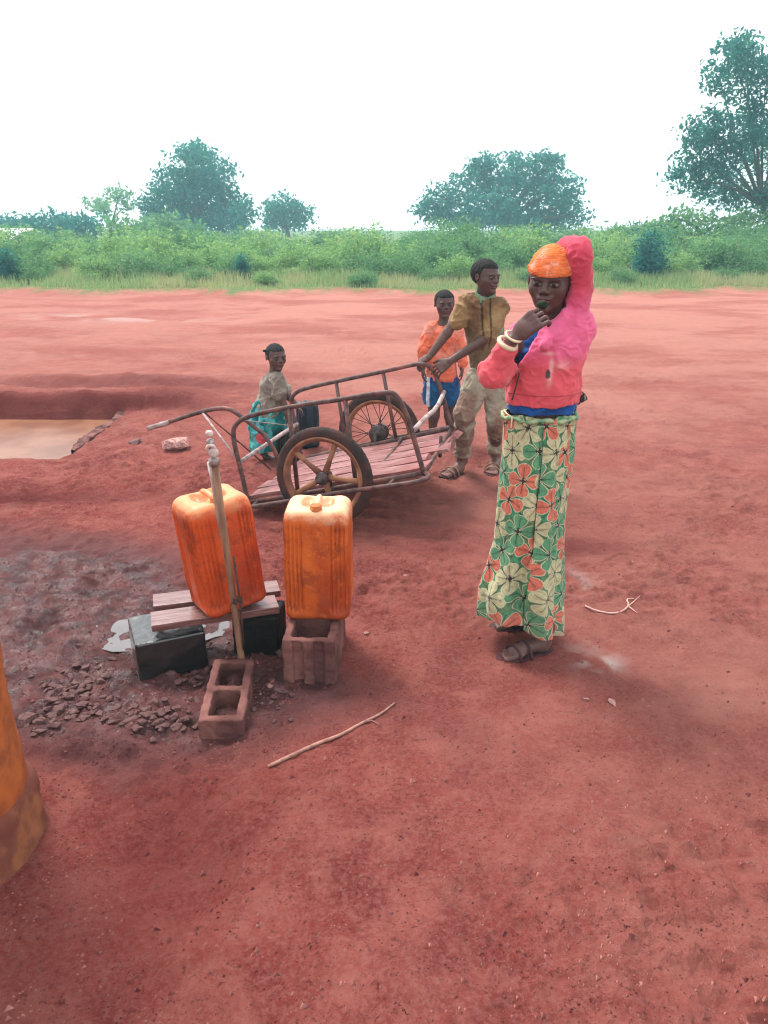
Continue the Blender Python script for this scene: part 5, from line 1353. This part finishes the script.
for y0, dx, ks, sc, zs in rows:
    xlim = y0 * .70 + 2; x = -xlim
    while x < xlim:
        if not (y0 < 22 and R_.rand() < .35):
            s_ = sc * R_.uniform(.85, 1.12); side = max(0, x / xlim) ** 2 * .16 + (.10 if x / xlim < -.55 else 0)
            put_shrub(int(R_.choice(ks)), x + R_.uniform(-.4, .4), y0 + R_.uniform(-.5, .5), s_, GL, GG_, zs * (1 + side))
        x += dx * R_.uniform(.8, 1.2)
GLX = 0
pd = shrub_proto(1.2, 1.5, ML_DARK, .05, 420); protos.append(pd)
p = G(603, 277); put_shrub(len(protos) - 1, p[0], 22.0, .92, 'dark green upright shrub just right of the raised pink elbow, in front of the thicket')
p = G(6, 268); put_shrub(len(protos) - 1, P(6, 268, 21.6)[0], 21.6, .62, 'small dark shrub at the left edge in front of the thicket')
put_shrub(len(protos) - 1, P(243, 275, 22.0)[0], 22.0, .5, 'small dark green shrub at the grass edge below the small round tree')
# tall grass: nobody could count it
n = 112000; gy = 19.6 + 4.4 * R_.rand(n) ** 1.3; gx_ = R_.uniform(-1, 1, n) * (gy * .70 + 1.5)
e = fbm2(gx_ * .8, gy * .1, 2, 50); keep = R_.rand(n) < sst(19.7, 20.7, gy + (e - .5) * 1.5) * (.35 + .9 * sst(.35, .6, fbm2(gx_ * .7, gy * .7, 3, 90)))
gx_, gy = gx_[keep], gy[keep]; n = len(gy)
hz = R_.uniform(.16, .5, n) * (.6 + .8 * fbm2(gx_ * .6, gy * .6, 2, 91)) * sst(19.4, 22.0, gy) * .85 + .05
zz = height(gx_, gy) - .02; a = R_.uniform(0, 6.28, n); wv = R_.uniform(.008, .018, n); ln = R_.normal(0, .22, (n, 2)) * hz[:, None]
b0 = np.stack([gx_ - wv * np.cos(a), gy - wv * np.sin(a), zz], 1); b1 = np.stack([gx_ + wv * np.cos(a), gy + wv * np.sin(a), zz], 1)
tp = np.stack([gx_ + ln[:, 0], gy + ln[:, 1], zz + hz], 1)
V = np.stack([b0, b1, tp], 1).reshape(-1, 3); F = np.arange(n * 3).reshape(-1, 3)
tn = fbm2(gx_ * .5, gy * .5, 3, 92); gcol = np.stack([np.clip(tn * 1.2 - .1 + .3 * R_.rand(n), 0, 1), (R_.rand(n) < .35 + .5 * (tn > .55)) * .9, tn], 1)
tag(mesh_obj('grass', V, F, ML_GRASS, smooth=False, col=np.repeat(gcol, 3, 0)), 'tall pale grass along the far edge of the red clearing', 'grass', kind='stuff')
# low shed at the far left edge
p = P(6, 236, 33)
M_WH = simple('pale_roof_sheet', (.74, .72, .70), (.6, .56, .54), .5, 5, bs=.2); M_WL = simple('shed_wall', (.5, .42, .38), (.4, .3, .26), .9, 3)
root = empty('shed', (p[0] - 1.6, 33, gz(p[0] - 1.6, 33))); tag(root, 'low shed with a pale roof half hidden by the thicket at the left edge', 'shed')
zt = P(6, 233, 33)[2]; zb = P(6, 240, 33)[2]
t = MB(); t.box((p[0] - 1.6, 34, (zb - .02 + gz(p[0], 33)) / 2), (3.4, 2.0, zb - gz(p[0], 33) - .0)); t.build('wall', M_WL, root)
t = MB(); V = [(p[0] - 3.6, 32.8, zb), (p[0] + .28, 32.8, zb), (p[0] + .20, 35.2, zt + .12), (p[0] - 3.6, 35.2, zt + .12)]; V2 = [(a, b, c + .05) for a, b, c in V]
t.add(V + V2, [(0, 1, 2, 3), (7, 6, 5, 4), (0, 4, 5, 1), (1, 5, 6, 2), (2, 6, 7, 3), (3, 7, 4, 0)]); t.build('roof', M_WH, root)
# haze
if HAZE > 0:
    t = MB(); t.box((0, 95, 8), (410, 275, 20)); o = t.build('haze', None); o.data.materials.clear()
    m = bpy.data.materials.new('haze'); m.use_nodes = True; nt = m.node_tree; nt.nodes.clear()
    out = N(nt, 'ShaderNodeOutputMaterial'); pv = N(nt, 'ShaderNodeVolumePrincipled'); pv.inputs['Color'].default_value = (.52, .93, 1.0, 1); pv.inputs['Density'].default_value = HAZE
    nt.links.new(pv.outputs[0], out.inputs['Volume']); o.data.materials.append(m); tag(o, 'thin pale haze in the air', 'haze', kind='stuff')
